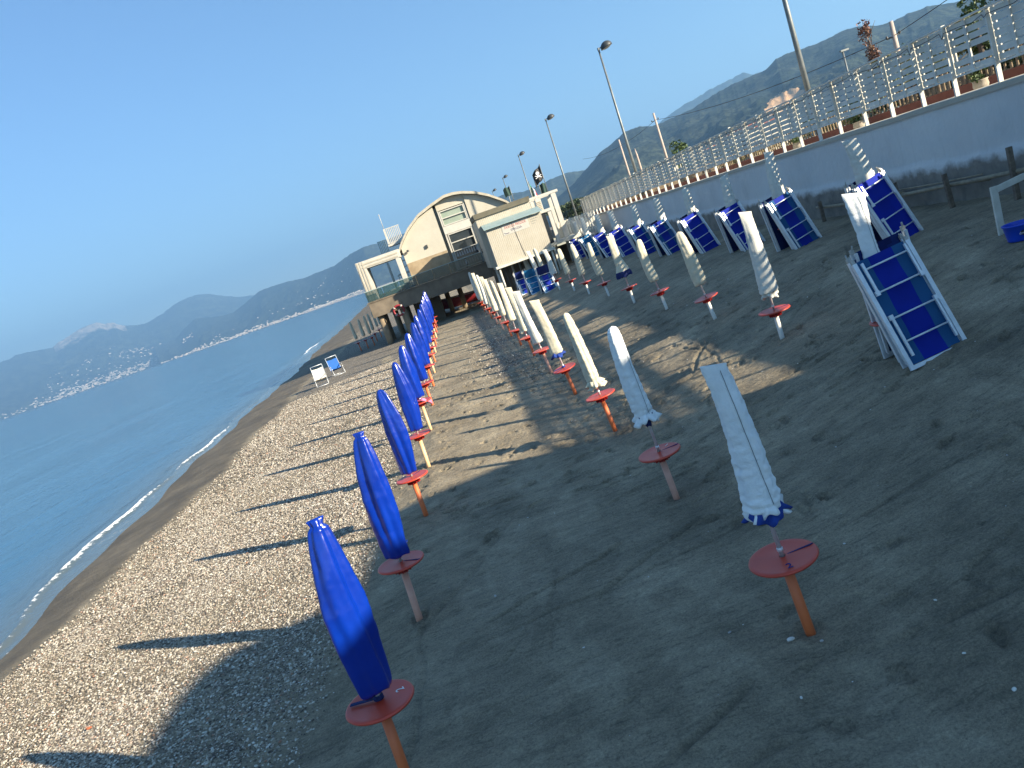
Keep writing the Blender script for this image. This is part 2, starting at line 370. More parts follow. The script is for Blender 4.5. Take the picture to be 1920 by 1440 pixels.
    nz = N(nt, 'ShaderNodeMath', operation='MULTIPLY_ADD'); nz.inputs[1].default_value = 1.1; nz.inputs[2].default_value = -.55
    L.new(noise(3.2, 6), nz.inputs[0]); L.new(nz.outputs[0], ph.inputs[1])
    pf = ramp(nt, ph.outputs[0], [(.45, (0, 0, 0)), (.6, (1, 1, 1))])
    mx = N(nt, 'ShaderNodeMix', data_type='RGBA'); L.new(pf.outputs[0], mx.inputs[0]); L.new(mg2.outputs[2], mx.inputs[6]); L.new(pm.outputs[2], mx.inputs[7])
    # wet strip by the water
    wa = N(nt, 'ShaderNodeAttribute', attribute_name='wet')
    wet = N(nt, 'ShaderNodeMix', data_type='RGBA', blend_type='MULTIPLY'); L.new(wa.outputs['Fac'], wet.inputs[0])
    L.new(mx.outputs[2], wet.inputs[6]); wet.inputs[7].default_value = (.52, .505, .475, 1)
    L.new(wet.outputs[2], b.inputs['Base Color'])
    rr = N(nt, 'ShaderNodeMapRange'); rr.inputs['To Min'].default_value = .95; rr.inputs['To Max'].default_value = .7
    L.new(wa.outputs['Fac'], rr.inputs['Value']); L.new(rr.outputs[0], b.inputs['Roughness'])
    # bump
    b1 = N(nt, 'ShaderNodeBump', Strength=1.0, Distance=.045); L.new(noise(16, 9, rough=.72), b1.inputs['Height'])
    b2 = N(nt, 'ShaderNodeBump', Strength=.4, Distance=.003); L.new(grains, b2.inputs['Height']); L.new(b1.outputs[0], b2.inputs['Normal'])
    b3 = N(nt, 'ShaderNodeBump', Strength=.7, Distance=.03); L.new(noise(7, 6, mp.outputs[0]), b3.inputs['Height']); L.new(b2.outputs[0], b3.inputs['Normal'])
    inv = N(nt, 'ShaderNodeMath', operation='MULTIPLY'); L.new(vo.outputs['Distance'], inv.inputs[0]); L.new(pf.outputs[0], inv.inputs[1])
    b4 = N(nt, 'ShaderNodeBump', Strength=.8, Distance=.012, invert=True); L.new(inv.outputs[0], b4.inputs['Height']); L.new(b3.outputs[0], b4.inputs['Normal'])
    L.new(b4.outputs[0], b.inputs['Normal'])
    return m
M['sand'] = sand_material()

def pebbly(x, y):
    d = peb_edge(y) - x; s = x - shore_x(y)
    a = np.clip(d / .8 + .45, 0, 1) * np.clip((s - strip_w(y) + .2) / .5, 0, 1)
    # bare sand runs between the pebble banks
    bare = np.exp(-((x - (peb_edge(y) - 2.1 + .5 * np.sin(y * .45))) / .42) ** 2) * np.clip(vnoise(x * .4, y * .35, 77) * 2.2 - .5, 0, 1)
    low = np.clip((vnoise(x * .55 + 9, y * .4, 91) * .65 + vnoise(x * 1.7, y * 1.2, 92) * .35 - .30) * 3.2, np.where(np.asarray(y) > 24, .7, .42), 1)
    a = a * low
    grav = .75 * np.exp(-((x - .75) / .9) ** 2) * np.clip((y - 14.5) / 5, 0, 1) * np.clip(vnoise(x * .9, y * .5, 61) * 1.6, 0, 1)
    return np.clip(a * (1 - .62 * bare), 0, 1) + grav * (d < 0)

# ============================================================ UMBRELLAS
def cover_mesh(L, style, seed, n=28, m=46, top=None):
    """closed umbrella in its bag, from z=0 (bottom) to z=L (top)"""
    rs = np.random.RandomState(seed); mb = MB()
    t = np.linspace(0, 1, m); th = np.linspace(0, 2 * math.pi, n, endpoint=False)
    ph = rs.uniform(0, 6.28, 8); tw = rs.uniform(-1, 1)
    if style == 'blue':
        rp = np.interp(t, [0, .015, .12, .3, .5, .68, .82, .92, .97, 1], [.104, .112, .118, .132, .140, .122, .098, .076, .055, .022]) * rs.uniform(.93, 1.07)
        flat = np.interp(t, [0, .3, .85, .96, 1], [.9, .84, .75, .6, .8])
        if seed in (100, 101):
            rp = np.interp(t, [0, .015, .12, .3, .5, .68, .82, .90, .945, .965, .985, 1], [.104, .112, .118, .132, .140, .122, .098, .080, .066, .040, .050, .058]); flat = np.interp(t, [0, .3, .85, .93, .965, 1], [.9, .84, .75, .7, .8, .35])
    elif style == 'round':
        rp = np.interp(t, [0, .02, .1, .35, .6, .85, .95, .985, 1], [.08, .098, .108, .102, .09, .078, .064, .045, .01]) * rs.uniform(.95, 1.08)
        flat = np.interp(t, [0, .8, 1], [.92, .85, .7])
    else:                                              # square-cut sack
        rp = np.interp(t, [0, .02, .1, .2, .5, .8, .93, 1], [.10, .122, .118, .110, .096, .084, .081, .086]) * rs.uniform(.96, 1.06) * (1 if top is None else np.interp(t, [0, .35, .6, .85, 1], [1, .85, .9, 1.25, 1.35]))
        flat = np.interp(t, [0, .4, .7, .88, 1], [.92, .84, .62, .3, .04])
    fa = rs.uniform(-.22, .22) if style == 'sack' else rs.uniform(-.6, .6)
    V = []
    bendx = .03 * rs.uniform(-1, 1); bendy = .02 * rs.uniform(-1, 1)
    for i in range(m):
        zz = t[i] * L
        for a in th:
            fold = (.055 * math.sin(3 * a + ph[0] + tw * 4 * t[i]) + .045 * math.sin(5 * a + ph[1] - tw * 3 * t[i]) + .03 * math.sin(8 * a + ph[2] + 5 * t[i]))
            wr = .8 * float(fbm(a * 1.3 + seed, t[i] * (26 if style != 'blue' else 9), 3, seed)) * (.13 if style != 'blue' else .08)
            if t[i] < .16 and style != 'blue': wr += .07 * math.sin(t[i] * L * 95 + 2 * math.sin(a + ph[3])) * (1 - t[i] / .16)
            r = rp[i] * (1 + fold * (1.9 if style == 'blue' else 1.0) + wr)
            x = r * math.cos(a); y = r * flat[i] * math.sin(a)
            c, s_ = math.cos(fa), math.sin(fa)
            sag = (-.28 * x * (1 if ph[4] > 1.5 else -1) * max(0, t[i] - .93) / .07) if style == 'sack' else 0
            V.append((x * c - y * s_ + bendx * math.sin(t[i] * 3.1), x * s_ + y * c + bendy * math.sin(t[i] * 3.1), zz + sag + (.008 * math.sin(4 * a + ph[5]) if i == 0 else 0)))
    F = [(i * n + k, i * n + (k + 1) % n, (i + 1) * n + (k + 1) % n, (i + 1) * n + k) for i in range(m - 1) for k in range(n)]
    V.append((0, 0, .02)); V.append((bendx * .04, 0, L + (.004 if style != 'sack' else -.003)))
    F += [(k, len(V) - 2, (k + 1) % n) for k in range(n)] + [((m - 1) * n + k, (m - 1) * n + (k + 1) % n, len(V) - 1) for k in range(n)]
    mb.add(V, F, True); return mb
def ruffle_mesh(seed, r0=.09, r1=.135, h=.1, n=72):
    rs = np.random.RandomState(seed); p = rs.uniform(0, 6.28, 4); mb = MB(); V = []; rows = [(r0, h), (r0 * 1.1, h * .75), ((r0 + r1) / 2, h * .35), (r1, 0), (r1 * .9, -.012), (r0 * .7, h * .3)]
    for j, (r, z) in enumerate(rows):
        for k in range(n):
            a = 2 * math.pi * k / n; w = (math.sin(7 * a + p[0]) * .13 + math.sin(11 * a + p[1]) * .09) * (j / 3 if j < 4 else 1)
            V.append((r * (1 + w) * math.cos(a), r * (1 + w) * math.sin(a), z + .025 * math.sin(3 * a + p[2]) * (j > 0) + .012 * math.sin(9 * a + p[3]) * (j > 1)))
    F = [(i * n + k, (i + 1) * n + k, (i + 1) * n + (k + 1) % n, i * n + (k + 1) % n) for i in range(len(rows) - 1) for k in range(n)]
    return mb.add(V, F, True)
def tray_mb():
    mb = MB(); mb.lathe([(.022, .012), (.06, .01), (.2, .004), (.222, .008), (.234, .004), (.238, -.006), (.232, -.014), (.21, -.012), (.075, -.02), (.04, -.025)], 48); return mb
def collar_mb():
    mb = MB(); n = 12
    mb.lathe([(.088, -.014), (.084, -.03), (.062, -.075), (.048, -.1), (.036, -.1), (.034, -.02)], 32)
    for k in range(n):
        a = 2 * math.pi * k / n
        m = Matrix.Rotation(a, 4, 'Z'); mb.box((.05, -.003, -.09), (.094, .003, -.0135), m)
    return mb
TRAY = tray_mb(); COLL = collar_mb()
tray_me = TRAY.build('tray', 'red_plastic'); coll_me = COLL.build('collar', 'red_plastic_dark')
tray_mesh, coll_mesh = tray_me.data, coll_me.data
bpy.data.objects.remove(tray_me); bpy.data.objects.remove(coll_me)
def link(name, me, parent):
    o = bpy.data.objects.new(name, me); COL.objects.link(o); o.parent = parent; return o

def umbrella(B, T, tube, cover_style, cloth, label, group, seed, disc=.60, bottom=.72, hem=None, number=None, strap=None, detail=1, tilt=(0, 0), top=None, fat=1):
    B = Vector(B); T = Vector(T); ax = T - B; H = ax.length
    root = empty('closed_umbrella', B, label=label, cat='umbrella', group=group)
    q = Vector((0, 0, 1)).rotation_difference(ax.normalized()); root.rotation_mode = 'QUATERNION'; root.rotation_quaternion = q
    rs = random.Random(seed); n = 20 if detail else 10
    c = MB(); c.tube([(0, 0, -.35), (0, 0, disc - .03)], [.036, .036], n); c.build('ground_tube', tube, root)
    tr = link('tray', tray_mesh, root); tr.location = (0, 0, disc); tr.rotation_euler = (tilt[0] + rs.uniform(-.05, .05), tilt[1] + rs.uniform(-.05, .05), rs.uniform(0, 6)) if not number else (0, 0, 0)
    co = link('collar', coll_mesh, root); co.location = (0, 0, disc); co.rotation_euler = tr.rotation_euler
    p = MB(); p.tube([(0, 0, disc - .05), (0, 0, H - .1)], .016, n); p.lathe([(.017, disc + .05), (.021, disc + .052), (.021, disc + .075), (.017, disc + .078)], n); p.build('pole', 'alu', root)
    L = H - bottom
    hi = detail > 1
    cm = cover_mesh(L, cover_style, seed, 72 if hi else (32 if detail else 16), 130 if hi else (50 if detail else 20), top)
    cv = cm.build('cover', cloth, root); cv.location = (0, 0, bottom)
    if hi and cover_style != 'blue':
        best = {}
        for v in cm.v:                                 # a stitched seam down the front of the bag
            k = round(v[2] / L * 40)
            if abs(v[0] - .03) < .02 and (k not in best or v[1] < best[k][1]): best[k] = v
        ks = [k for k in sorted(best) if 1 < k < 39]; ys_m = [np.mean([best[q][1] for q in ks[max(0, i_ - 1):i_ + 2]]) for i_ in range(len(ks))]
        s = MB(); s.tube([(.03, ys_m[i_] - .002, k / 40 * L + bottom) for i_, k in enumerate(ks)], .0022, 5); s.build('seam', 'pole_grey', root)
    if fat != 1: cv.scale = (fat, fat, 1)
    if hem:
        r = ruffle_mesh(seed, .085, .085 if hem == 'navy_cloth' else (.15 if hem != 'white_cloth' else .13), .1, 96 if hi else 40).build('hem', hem, root); r.location = (0, 0, bottom - .045)
        if hi:
            r2 = ruffle_mesh(seed + 5, .09, .14, .085, 96).build('hem_top', cloth, root); r2.location = (0, 0, bottom - .02); r2.scale = (1.03, 1.03, 1)
    if cover_style != 'blue' and detail:
        s = MB(); s.tube([(.088 * math.cos(t), .085 * math.sin(t), bottom + .1 + .006 * math.sin(3 * t)) for t in np.linspace(0, 6.28, 24)], .005, 5); s.build('tie_cord', 'plastic_white', root)
    if detail and cover_style == 'blue':
        s = MB(); s.tube([(.1 * math.cos(.4), .1 * math.sin(.4), bottom + .05), (.115, .06, bottom + .1)], .007, 6); s.build('toggle', 'blue_pvc', root)
    if strap:
        s = MB(); s.lathe([(.02, disc + .015), (.036, disc + .02), (.036, disc + .045), (.02, disc + .05)], 16)
        s.beam((-.01, 0, disc + .03), (-.2, .03, disc + .02), .03, .006); s.build('strap', strap, root)
    if number:
        s, ink, ang, d, size = number
        m = Matrix.Translation((d * math.cos(ang), d * math.sin(ang), .0095)) @ Matrix.Rotation(ang + math.pi / 2, 4, 'Z')
        text_mesh(s, size, 'number_mark', ink, tr, m, .0012)
    if detail and seed % 3 != 1:
        s = MB(); s.box((.022, -.006, .003), (.226, .006, .0112)); s.build('slot', 'navy_cloth', tr)
    FEET.append((B.x, B.y)); return root
def place(base_xy, top_px, **kw):
    x, y = base_xy; B = Vector((x, y, gz(x, y))); T = on_y(top_px[0], top_px[1], y + .0)
    return umbrella(B, T, **kw)

# ---- row of blue umbrellas by the pebbles
blue_y = [4.79, 7.27, 10.53, 13.16, 16.15, 19.2, 22.3, 25.2, 28.0, 31.0, 34.2, 37.4, 40.6, 43.9]
blue_top = [(590, 973), (672, 811), (711, 731), (738, 680), (751.5, 648), (762, 625), (772.5, 605), (778, 592), (784, 580), (788, 570), (790, 562), (792, 555), (793, 549), (794, 545)]
tubes = ['tube_orange', 'tube_pink', 'tube_orange', 'tube_sand', 'tube_sand', 'tube_orange', 'tube_orange', 'tube_sand', 'tube_orange', 'tube_sand', 'tube_orange', 'tube_sand', 'tube_orange', 'tube_orange']
for i, (y, tp) in enumerate(zip(blue_y, blue_top)):
    lab = ['nearest blue covered umbrella with a pinched top, white 2 on its red tray', 'second blue covered umbrella from the front, on a faded pink tube',
           'third blue umbrella from the front, just short of the one with a pink cloth', 'fourth blue umbrella, tray empty, right in front of the pink cloth'][i] if i < 3 else None
    if i == 3: lab = 'fourth blue umbrella from the front of the blue row, standing on a pale sandy tube'
    if i == 4: lab = 'blue umbrella with a pink cloth lying on its red tray, fifth in the blue row'
    if i > 4: lab = f'{ORD[i]} blue covered umbrella from the front in the row beside the pebbles'
    place((-1.40 - .006 * i, y), tp, tube=tubes[i], cover_style='blue', cloth='blue_pvc', label=lab, group='blue umbrellas in a row beside the pebbles', seed=100 + i,
          disc=[.64, .62, .58, .60, .66][i] if i < 5 else random.uniform(.55, .66), bottom=[.735, .70, .655, .69, .76][i] if i < 5 else random.uniform(.66, .78),
          number=('2', 'ink_white', R(20), .15, .085) if i == 0 else None, strap='navy_cloth' if i == 0 else None, detail=2 if i < 3 else 1)
# ---- long row of white umbrellas
row2_y = [4.8, 7.94, 11.26, 14.7, 17.75, 21.1, 24.4, 27.5, 30.7, 33.8, 37, 40.2, 43]
row2_top = [(1336, 684), (1147, 612), (1059, 587), (1001, 563), (967, 546), (952, 539), (936.8, 530.8), (919, 526), (908, 523.7), (901, 519), (893, 515.4), (886, 512), (879, 510)]
row2_x = [1.54, 1.55, 1.62, 1.6, 1.56, 1.55, 1.5, 1.47, 1.42, 1.4, 1.36, 1.34, 1.33]
r2 = [('tube_orange', 'sack', 'pale_cloth', 'blue_cloth', .60, .985), ('tube_pink', 'round', 'pale_cloth', 'navy_cloth', .55, .96), ('tube_orange', 'round', 'cream_cloth', 'cream_cloth', .60, .80),
      ('tube_orange', 'sack', 'cream_cloth', 'blue_cloth', .56, .88), ('tube_pink', 'sack', 'white_cloth', None, .6, .78), ('tube_orange', 'sack', 'cream_cloth', 'cream_cloth', .58, .8)]
r2lab = ['nearest white sack covered umbrella with a blue striped hem, blue 2 on its red tray', 'second white covered umbrella with a navy bunch under the bag and a pink tube',
         'cream covered umbrella with a rounded top and ruffled cream hem, third in its row', 'umbrella in a cream bag with a blue tie on its pole, fourth in its row']
for i, (x, y, tp) in enumerate(zip(row2_x, row2_y, row2_top)):
    tb, st, cl, hem, dz, bt = r2[i] if i < len(r2) else (random.choice(['tube_pink', 'tube_orange']), random.choice(['sack', 'round']), random.choice(['cream_cloth', 'white_cloth']), None, random.uniform(.5, .62), random.uniform(.72, .84))
    place((x, y), tp, tube=tb, cover_style=st, cloth=cl, hem=hem, disc=dz, bottom=bt, seed=200 + i,
          label=r2lab[i] if i < 4 else f'{ORD[i]} umbrella from the front in the long middle row of white and cream umbrellas', group='white umbrellas in the long middle row',
          number=('2', 'ink_blue', R(262), .15, .09) if i == 0 else (('1', 'ink_white', R(40), .16, .08) if i == 1 else None),
          strap='blue_cloth' if i == 3 else None, detail=2 if i < 3 else 1)
# ---- third row, on the rising sand
row3 = [(4.46, 11.19, (1397, 397), 'sack', 'white_cloth', 'white_cloth'), (4.6, 14.47, (1271, 435), 'round', 'cream_cloth', None), (4.6, 17.7, (1196, 449), 'round', 'cream_cloth', None),
        (4.6, 20.8, (1143, 442), 'sack', 'cream_cloth', 'navy_cloth'), (4.68, 24.4, (1102, 455), 'round', 'cream_cloth', None), (4.6, 27.4, (1071, 458), 'round', 'cream_cloth', None),
        (4.6, 30.5, (1047, 466), 'round', 'cream_cloth', None), (4.5, 33.8, (1020, 468), 'sack', 'white_cloth', None), (4.5, 36.6, (1001, 466), 'round', 'cream_cloth', None), (4.5, 39.4, (989, 471), 'sack', 'white_cloth', None),
        (4.5, 42.2, (978, 472), 'sack', 'white_cloth', None)]
r3lab = ['white sack umbrella with a frayed hem, nearest of the row on short white tubes', 'slim cream umbrella, second from the front in the third row',
         'cream umbrella with a rounded top, third in the row on the rising sand', 'half open cream umbrella showing a navy valance']
for i, (x, y, tp, st, cl, hem) in enumerate(row3):
    u = place((x, y), tp, tube='tube_white', cover_style=st, cloth=cl, hem=hem, disc=.45, bottom=.72 if i != 3 else .82, seed=300 + i, fat=1.12,
              label=r3lab[i] if i < 4 else f'{ORD[i]} umbrella from the front in the third row of cream umbrellas', group='white umbrellas in the third row', detail=1)
    if i == 3:
        s = MB(); V = []; n = 40
        for j, (r, z) in enumerate([(.10, 1.25), (.15, 1.05), (.19, .93)]):
            for k in range(n):
                a = 2 * math.pi * k / n; w = 1 + .14 * math.sin(6 * a) * j / 2; V.append((r * w * math.cos(a), r * w * math.sin(a), z))
        s.add(V, [(i_ * n + k, (i_ + 1) * n + k, (i_ + 1) * n + (k + 1) % n, i_ * n + (k + 1) % n) for i_ in range(2) for k in range(n)], True); s.build('loose_canopy', 'cream_cloth', u)
        s = MB(); V = []
        for j, (r, z) in enumerate([(.19, .929), (.215, .84), (.22, .77)]):
            for k in range(n):
                a = 2 * math.pi * k / n; w = 1 + .16 * math.sin(6 * a); V.append((r * w * math.cos(a), r * w * math.sin(a), z + .015 * math.cos(6 * a) * (j == 2)))
        s.add(V, [(i_ * n + k, (i_ + 1) * n + k, (i_ + 1) * n + (k + 1) % n, i_ * n + (k + 1) % n) for i_ in range(2) for k in range(n)], True); s.build('valance', 'navy_cloth', u)
# ---- umbrella behind the nearest lounger stack and the row along the wall
B = Vector((4.62, 8.35, gz(4.62, 8.35)))
umbrella(B, on_y(1600, 362, 8.35), 'tube_white', 'sack', 'pale_cloth', 'pale folded umbrella sack standing behind the nearest stack of blue loungers', 'umbrellas among the folded loungers', 401, disc=.45, bottom=.9, detail=2, top=1)
row4 = [(7.1, 12.4, (1592, 262)), (7.1, 15.88, (1440, 285)), (7.1, 18.6, (1357, 329)), (7.1, 21.6, (1283, 352)), (7.1, 24.7, (1228, 371)), (7.1, 27.65, (1186, 384)), (7.1, 31.0, (1143, 396)), (7.1, 34.1, (1118, 402)), (7.1, 37.6, (1090, 408)), (7.1, 40.6, (1076, 415))]
row4 = [(7.5, y * 1.056, tp) for (x, y, tp) in row4]
for i, (x, y, tp) in enumerate(row4):
    umbrella((x, y, gz(x, y)), on_y(*tp, y), 'tube_white', 'round' if i in (3, 4, 8) else 'sack', 'white_cloth',
             f'{"first" if i == 0 else ORD[i]} slim white umbrella against the wall, rising from a stack of folded loungers', 'white umbrellas along the wall', 410 + i, disc=.45, bottom=.95, detail=1, fat=1.35)
# ---- small group by the sea in front of the terrace
sea_u = [(678, 658, 655, 603), (691, 653, 671, 598), (703, 648, 681, 592), (708, 640, 688, 588), (716, 632, 696, 584), (722, 628, 702, 580)]
for i, (bx, by, tx, ty) in enumerate(sea_u):
    b = G(bx, by); T = on_y(tx, ty, b.y)
    umbrella(b, T, 'tube_orange', 'round', 'cream_cloth', ['cream umbrella in the sun, seaward end of the group left of the terrace', 'second umbrella from the sea beside the terrace piles', 'third umbrella from the sea beside the terrace piles',
             'fourth umbrella from the sea beside the terrace piles', 'fifth umbrella from the sea beside the terrace piles', 'umbrella nearest the terrace pile in the seaward group'][i], 'cream umbrellas left of the terrace', 450 + i, disc=.6, bottom=.85, detail=0)

# pink cloth on the fifth blue tray
s = MB(); V = []; nu, nv = 26, 14
for j in range(nv):
    for i in range(nu):
        u = i / (nu - 1); v = j / (nv - 1)
        x = -.12 + .46 * u; y = -.12 + .2 * v + .05 * math.sin(u * 7)
        z = .035 * abs(math.sin(v * 9 + u * 5)) + .03 * math.sin(u * 11) * math.sin(v * 4) + .03
        if u > .62: z -= (u - .62) * .38
        V.append((x, y, z))
s.add(V, [(j * nu + i, j * nu + i + 1, (j + 1) * nu + i + 1, (j + 1) * nu + i) for j in range(nv - 1) for i in range(nu - 1)], True)
o = s.build('beach_cloth', 'pink_cloth', None, (-1.43 - .1, 16.15, .66)); tag(o, 'pink and red cloth crumpled over a red umbrella tray', 'cloth')
sd = o.modifiers.new('thickness', 'SOLIDIFY'); sd.thickness = .006

# ============================================================ FOLDED LOUNGERS
LL, LW = 1.34, .65
def lounger_meshes():
    d = {}
    for sgn, nm in ((-1, 'railL'), (1, 'railR')):
        mb = MB(); mb.box((sgn * LW / 2 - .024, -.014, 0), (sgn * LW / 2 + .024, .014, LL - .03)); d[nm] = mb
    mb = MB(); mb.box((-LW / 2 + .024, -.012, .0), (LW / 2 - .024, .012, .045)); d['foot'] = mb
    mb = MB(); nx, nz = 13, 24; V = []
    for s in (0, 1):
        for j in range(nz):
            for i in range(nx):
                x = (i / (nx - 1) - .5) * (LW - .07); z = .05 + (LL - .07) * j / (nz - 1)
                sag = .022 * (1 - (2 * x / LW) ** 2) * math.sin(j / (nz - 1) * 9.4) ** 2
                V.append((x, .022 + sag + s * .004, z))
    o = nx * nz
    F = [(j * nx + i, j * nx + i + 1, (j + 1) * nx + i + 1, (j + 1) * nx + i) for j in range(nz - 1) for i in range(nx - 1)]
    F += [tuple(o + k for k in reversed(f)) for f in F]
    mb.add(V, F, True); d['fabric'] = mb
    for nm, z0, z1 in (('legA', .90, 1.28), ('legB', .14, .60)):
        mb = MB()
        for sx in (-1, 1): mb.box((sx * .262 - .013, -.045, z0), (sx * .262 + .013, -.018, z1))
        zz = [z0 + .17, z1 - .01] if nm == 'legB' else [z0 + .01, z1 - .08]
        for z in zz: mb.tube([(-.25, -.032, z), (.25, -.032, z)], .011, 10)
        for sx in (-1, 1):
            zj = z0 if nm == 'legA' else z1
            mb.box((sx * .268 - .022, -.05, zj - .02), (sx * .268 + .022, -.012, zj + .035))
        d[nm] = mb
    mb = MB()
    for sx in (-1, 1):
        mb.box((sx * LW / 2 - .02, -.01, LL - .03), (sx * LW / 2 + .02, .03, LL + .02)); mb.tube([(sx * LW / 2, .02, LL + .01), (sx * LW / 2 - sx * .01, .035, LL + .07)], .010, 8)
    d['hinge'] = mb
    mb = MB()
    for sx in (-1, 1): mb.box((sx * (LW / 2 - .01) - .016, .05, .08), (sx * (LW / 2 - .01) + .016, .074, LL - .02))
    mb.box((-LW / 2 + .006, .05, .06), (LW / 2 - .006, .072, .08)); d['rear'] = mb
    return d
LD = lounger_meshes()
def make_lounger(fab, label='', group=''):
    r = empty('folded_sun_lounger', label=label, cat='sun lounger', group=group)
    LD['railL'].build('side_rail', 'alu_lounger', r); LD['railR'].build('side_rail', 'alu_lounger', r)
    LD['foot'].build('foot_bar', 'alu_lounger', r); LD['fabric'].build('fabric', fab, r)
    LD['legA'].build('leg_frame', 'alu_lounger', r); LD['legB'].build('leg_frame', 'alu_lounger', r)
    LD['hinge'].build('hinge', 'plastic_white', r); LD['rear'].build('rear_frame', 'alu_lounger', r)
    return r
proto = {f: None for f in ('fabric_blue', 'fabric_plain', 'fabric_teal', 'fabric_navy')}
def lounger(x, y, yaw, tilt, fab, label, group, dz=-.05, roll=0, zz=None):
    if proto[fab] is None: r = proto[fab] = make_lounger(fab)
    else: r = copy_tree(proto[fab])
    tag(r, label, 'sun lounger', group)
    r.rotation_mode = 'QUATERNION'
    r.rotation_quaternion = (Matrix.Rotation(yaw, 3, 'Z') @ Matrix.Rotation(-tilt, 3, 'X') @ Matrix.Rotation(roll, 3, 'Y')).to_quaternion()
    r.location = (x, y, (gz(x, y) if zz is None else zz) + dz); return r
GL = 'folded loungers propped on the umbrella poles'
# nearest stack: tent-like pairs leaning on the pole from both sides
def tent(xf, yf, fab, yaw, roll, tilt, labs, group, back=.62, extra=True, dz=-.03, bx=-.10):
    lounger(xf, yf, yaw, tilt, fab, labs[0], group, dz, -roll)
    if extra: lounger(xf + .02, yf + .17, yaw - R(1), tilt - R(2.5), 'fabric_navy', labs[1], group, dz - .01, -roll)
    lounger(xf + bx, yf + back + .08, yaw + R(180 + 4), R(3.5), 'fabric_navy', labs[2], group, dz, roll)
tent(4.72, 7.81, 'fabric_blue', R(-1.9), R(5.7), R(19), ['front lounger of the nearest stack, folded, blue with pale side strips', 'second lounger tucked right behind the front one of the nearest stack', 'rear lounger of the nearest stack, its dark underside showing at the left'], GL, .60, bx=.10)
names = ['second nearest', 'third nearest', 'fourth nearest', 'fifth nearest', 'sixth nearest', 'seventh nearest', 'eighth nearest', 'ninth nearest', 'tenth nearest', 'farthest']
fabs = ['fabric_plain', 'fabric_blue', 'fabric_plain', 'fabric_plain', 'fabric_blue', 'fabric_blue', 'fabric_plain', 'fabric_plain', 'fabric_teal', 'fabric_plain']
for i, (x, y, _) in enumerate(row4):
    s_ = names[i]; j = rng.uniform(-1, 1, 6)
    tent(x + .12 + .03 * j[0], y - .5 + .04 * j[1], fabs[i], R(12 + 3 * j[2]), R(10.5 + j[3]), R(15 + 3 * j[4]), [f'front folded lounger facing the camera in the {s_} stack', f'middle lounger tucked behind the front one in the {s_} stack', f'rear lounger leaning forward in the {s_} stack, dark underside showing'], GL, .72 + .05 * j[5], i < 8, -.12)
# stacks at the far end of the third row
for (x, y, fb, nm) in [(4.35, 36.0, 'fabric_blue', 'sunlit royal blue lounger of the end stack by the hut'), (4.0, 38.6, 'fabric_teal', 'pale teal lounger of the middle stack by the hut'), (3.75, 41.2, 'fabric_blue', 'striped blue lounger of the last stack under the hut')]:
    lounger(x, y - .5, R(6), R(27), fb, nm, 'loungers stacked in front of the hut')
    lounger(x - .1, y + .2, R(186), R(18), 'fabric_teal' if fb == 'fabric_teal' else 'fabric_navy', 'rear lounger left of the ' + nm.split(' lounger')[0] + ' one by the hut', 'loungers stacked in front of the hut')

# ============================================================ BEACH CHAIRS by the water
def beach_chair(p, rz, mat, label):
    r = empty('beach_chair', p, rz, label, 'chair')
    f = MB(); w = .29
    for sx in (-1, 1):
        f.tube([(sx * w, -.36, .02), (sx * w, -.2, .3), (sx * w, .33, .02)], .013, 8)
        f.tube([(sx * w, -.28, .36), (sx * w, .12, .28), (sx * w, .34, .98)], .014, 8)
    f.tube([(-w, .34, .98), (w, .34, .98)], .014, 8); f.tube([(-w, -.36, .02), (w, -.36, .02)], .012, 8); f.tube([(-w, .33, .02), (w, .33, .02)], .012, 8)
    f.build('frame', 'alu_lounger', r)
    a = MB()
    for sx in (-1, 1): a.box((sx * (w + .02) - .02, -.2, .49), (sx * (w + .02) + .02, .2, .51)); a.tube([(sx * (w + .02), -.18, .3), (sx * (w + .02), -.18, .49)], .01, 6)
    a.build('armrest', 'plastic_white', r)
    prof = [(-.28, .365), (-.1, .31), (.08, .27), (.14, .33), (.22, .58), (.3, .84)]
    V = []; n = len(prof)
    for s in (0, 1):
        for y, z in prof:
            for x in (-w + .012, 0, w - .012): V.append((x, y, z - (.02 if x == 0 else 0) - s * .005))
    F = [(i * 3 + k, i * 3 + k + 1, (i + 1) * 3 + k + 1, (i + 1) * 3 + k) for i in range(n - 1) for k in range(2)]
    MB().add(V, F + [tuple(n * 3 + i for i in reversed(f_)) for f_ in F], True).build('sling_seat', mat, r)
    return r
p = G(606, 722); beach_chair((p.x, p.y, p.z), R(10), 'chair_white', 'white beach chair facing the camera at the water edge')
p = G(635, 702); beach_chair((p.x, p.y, p.z), R(24), 'chair_blue', 'bright blue beach chair beside the white one near the water')

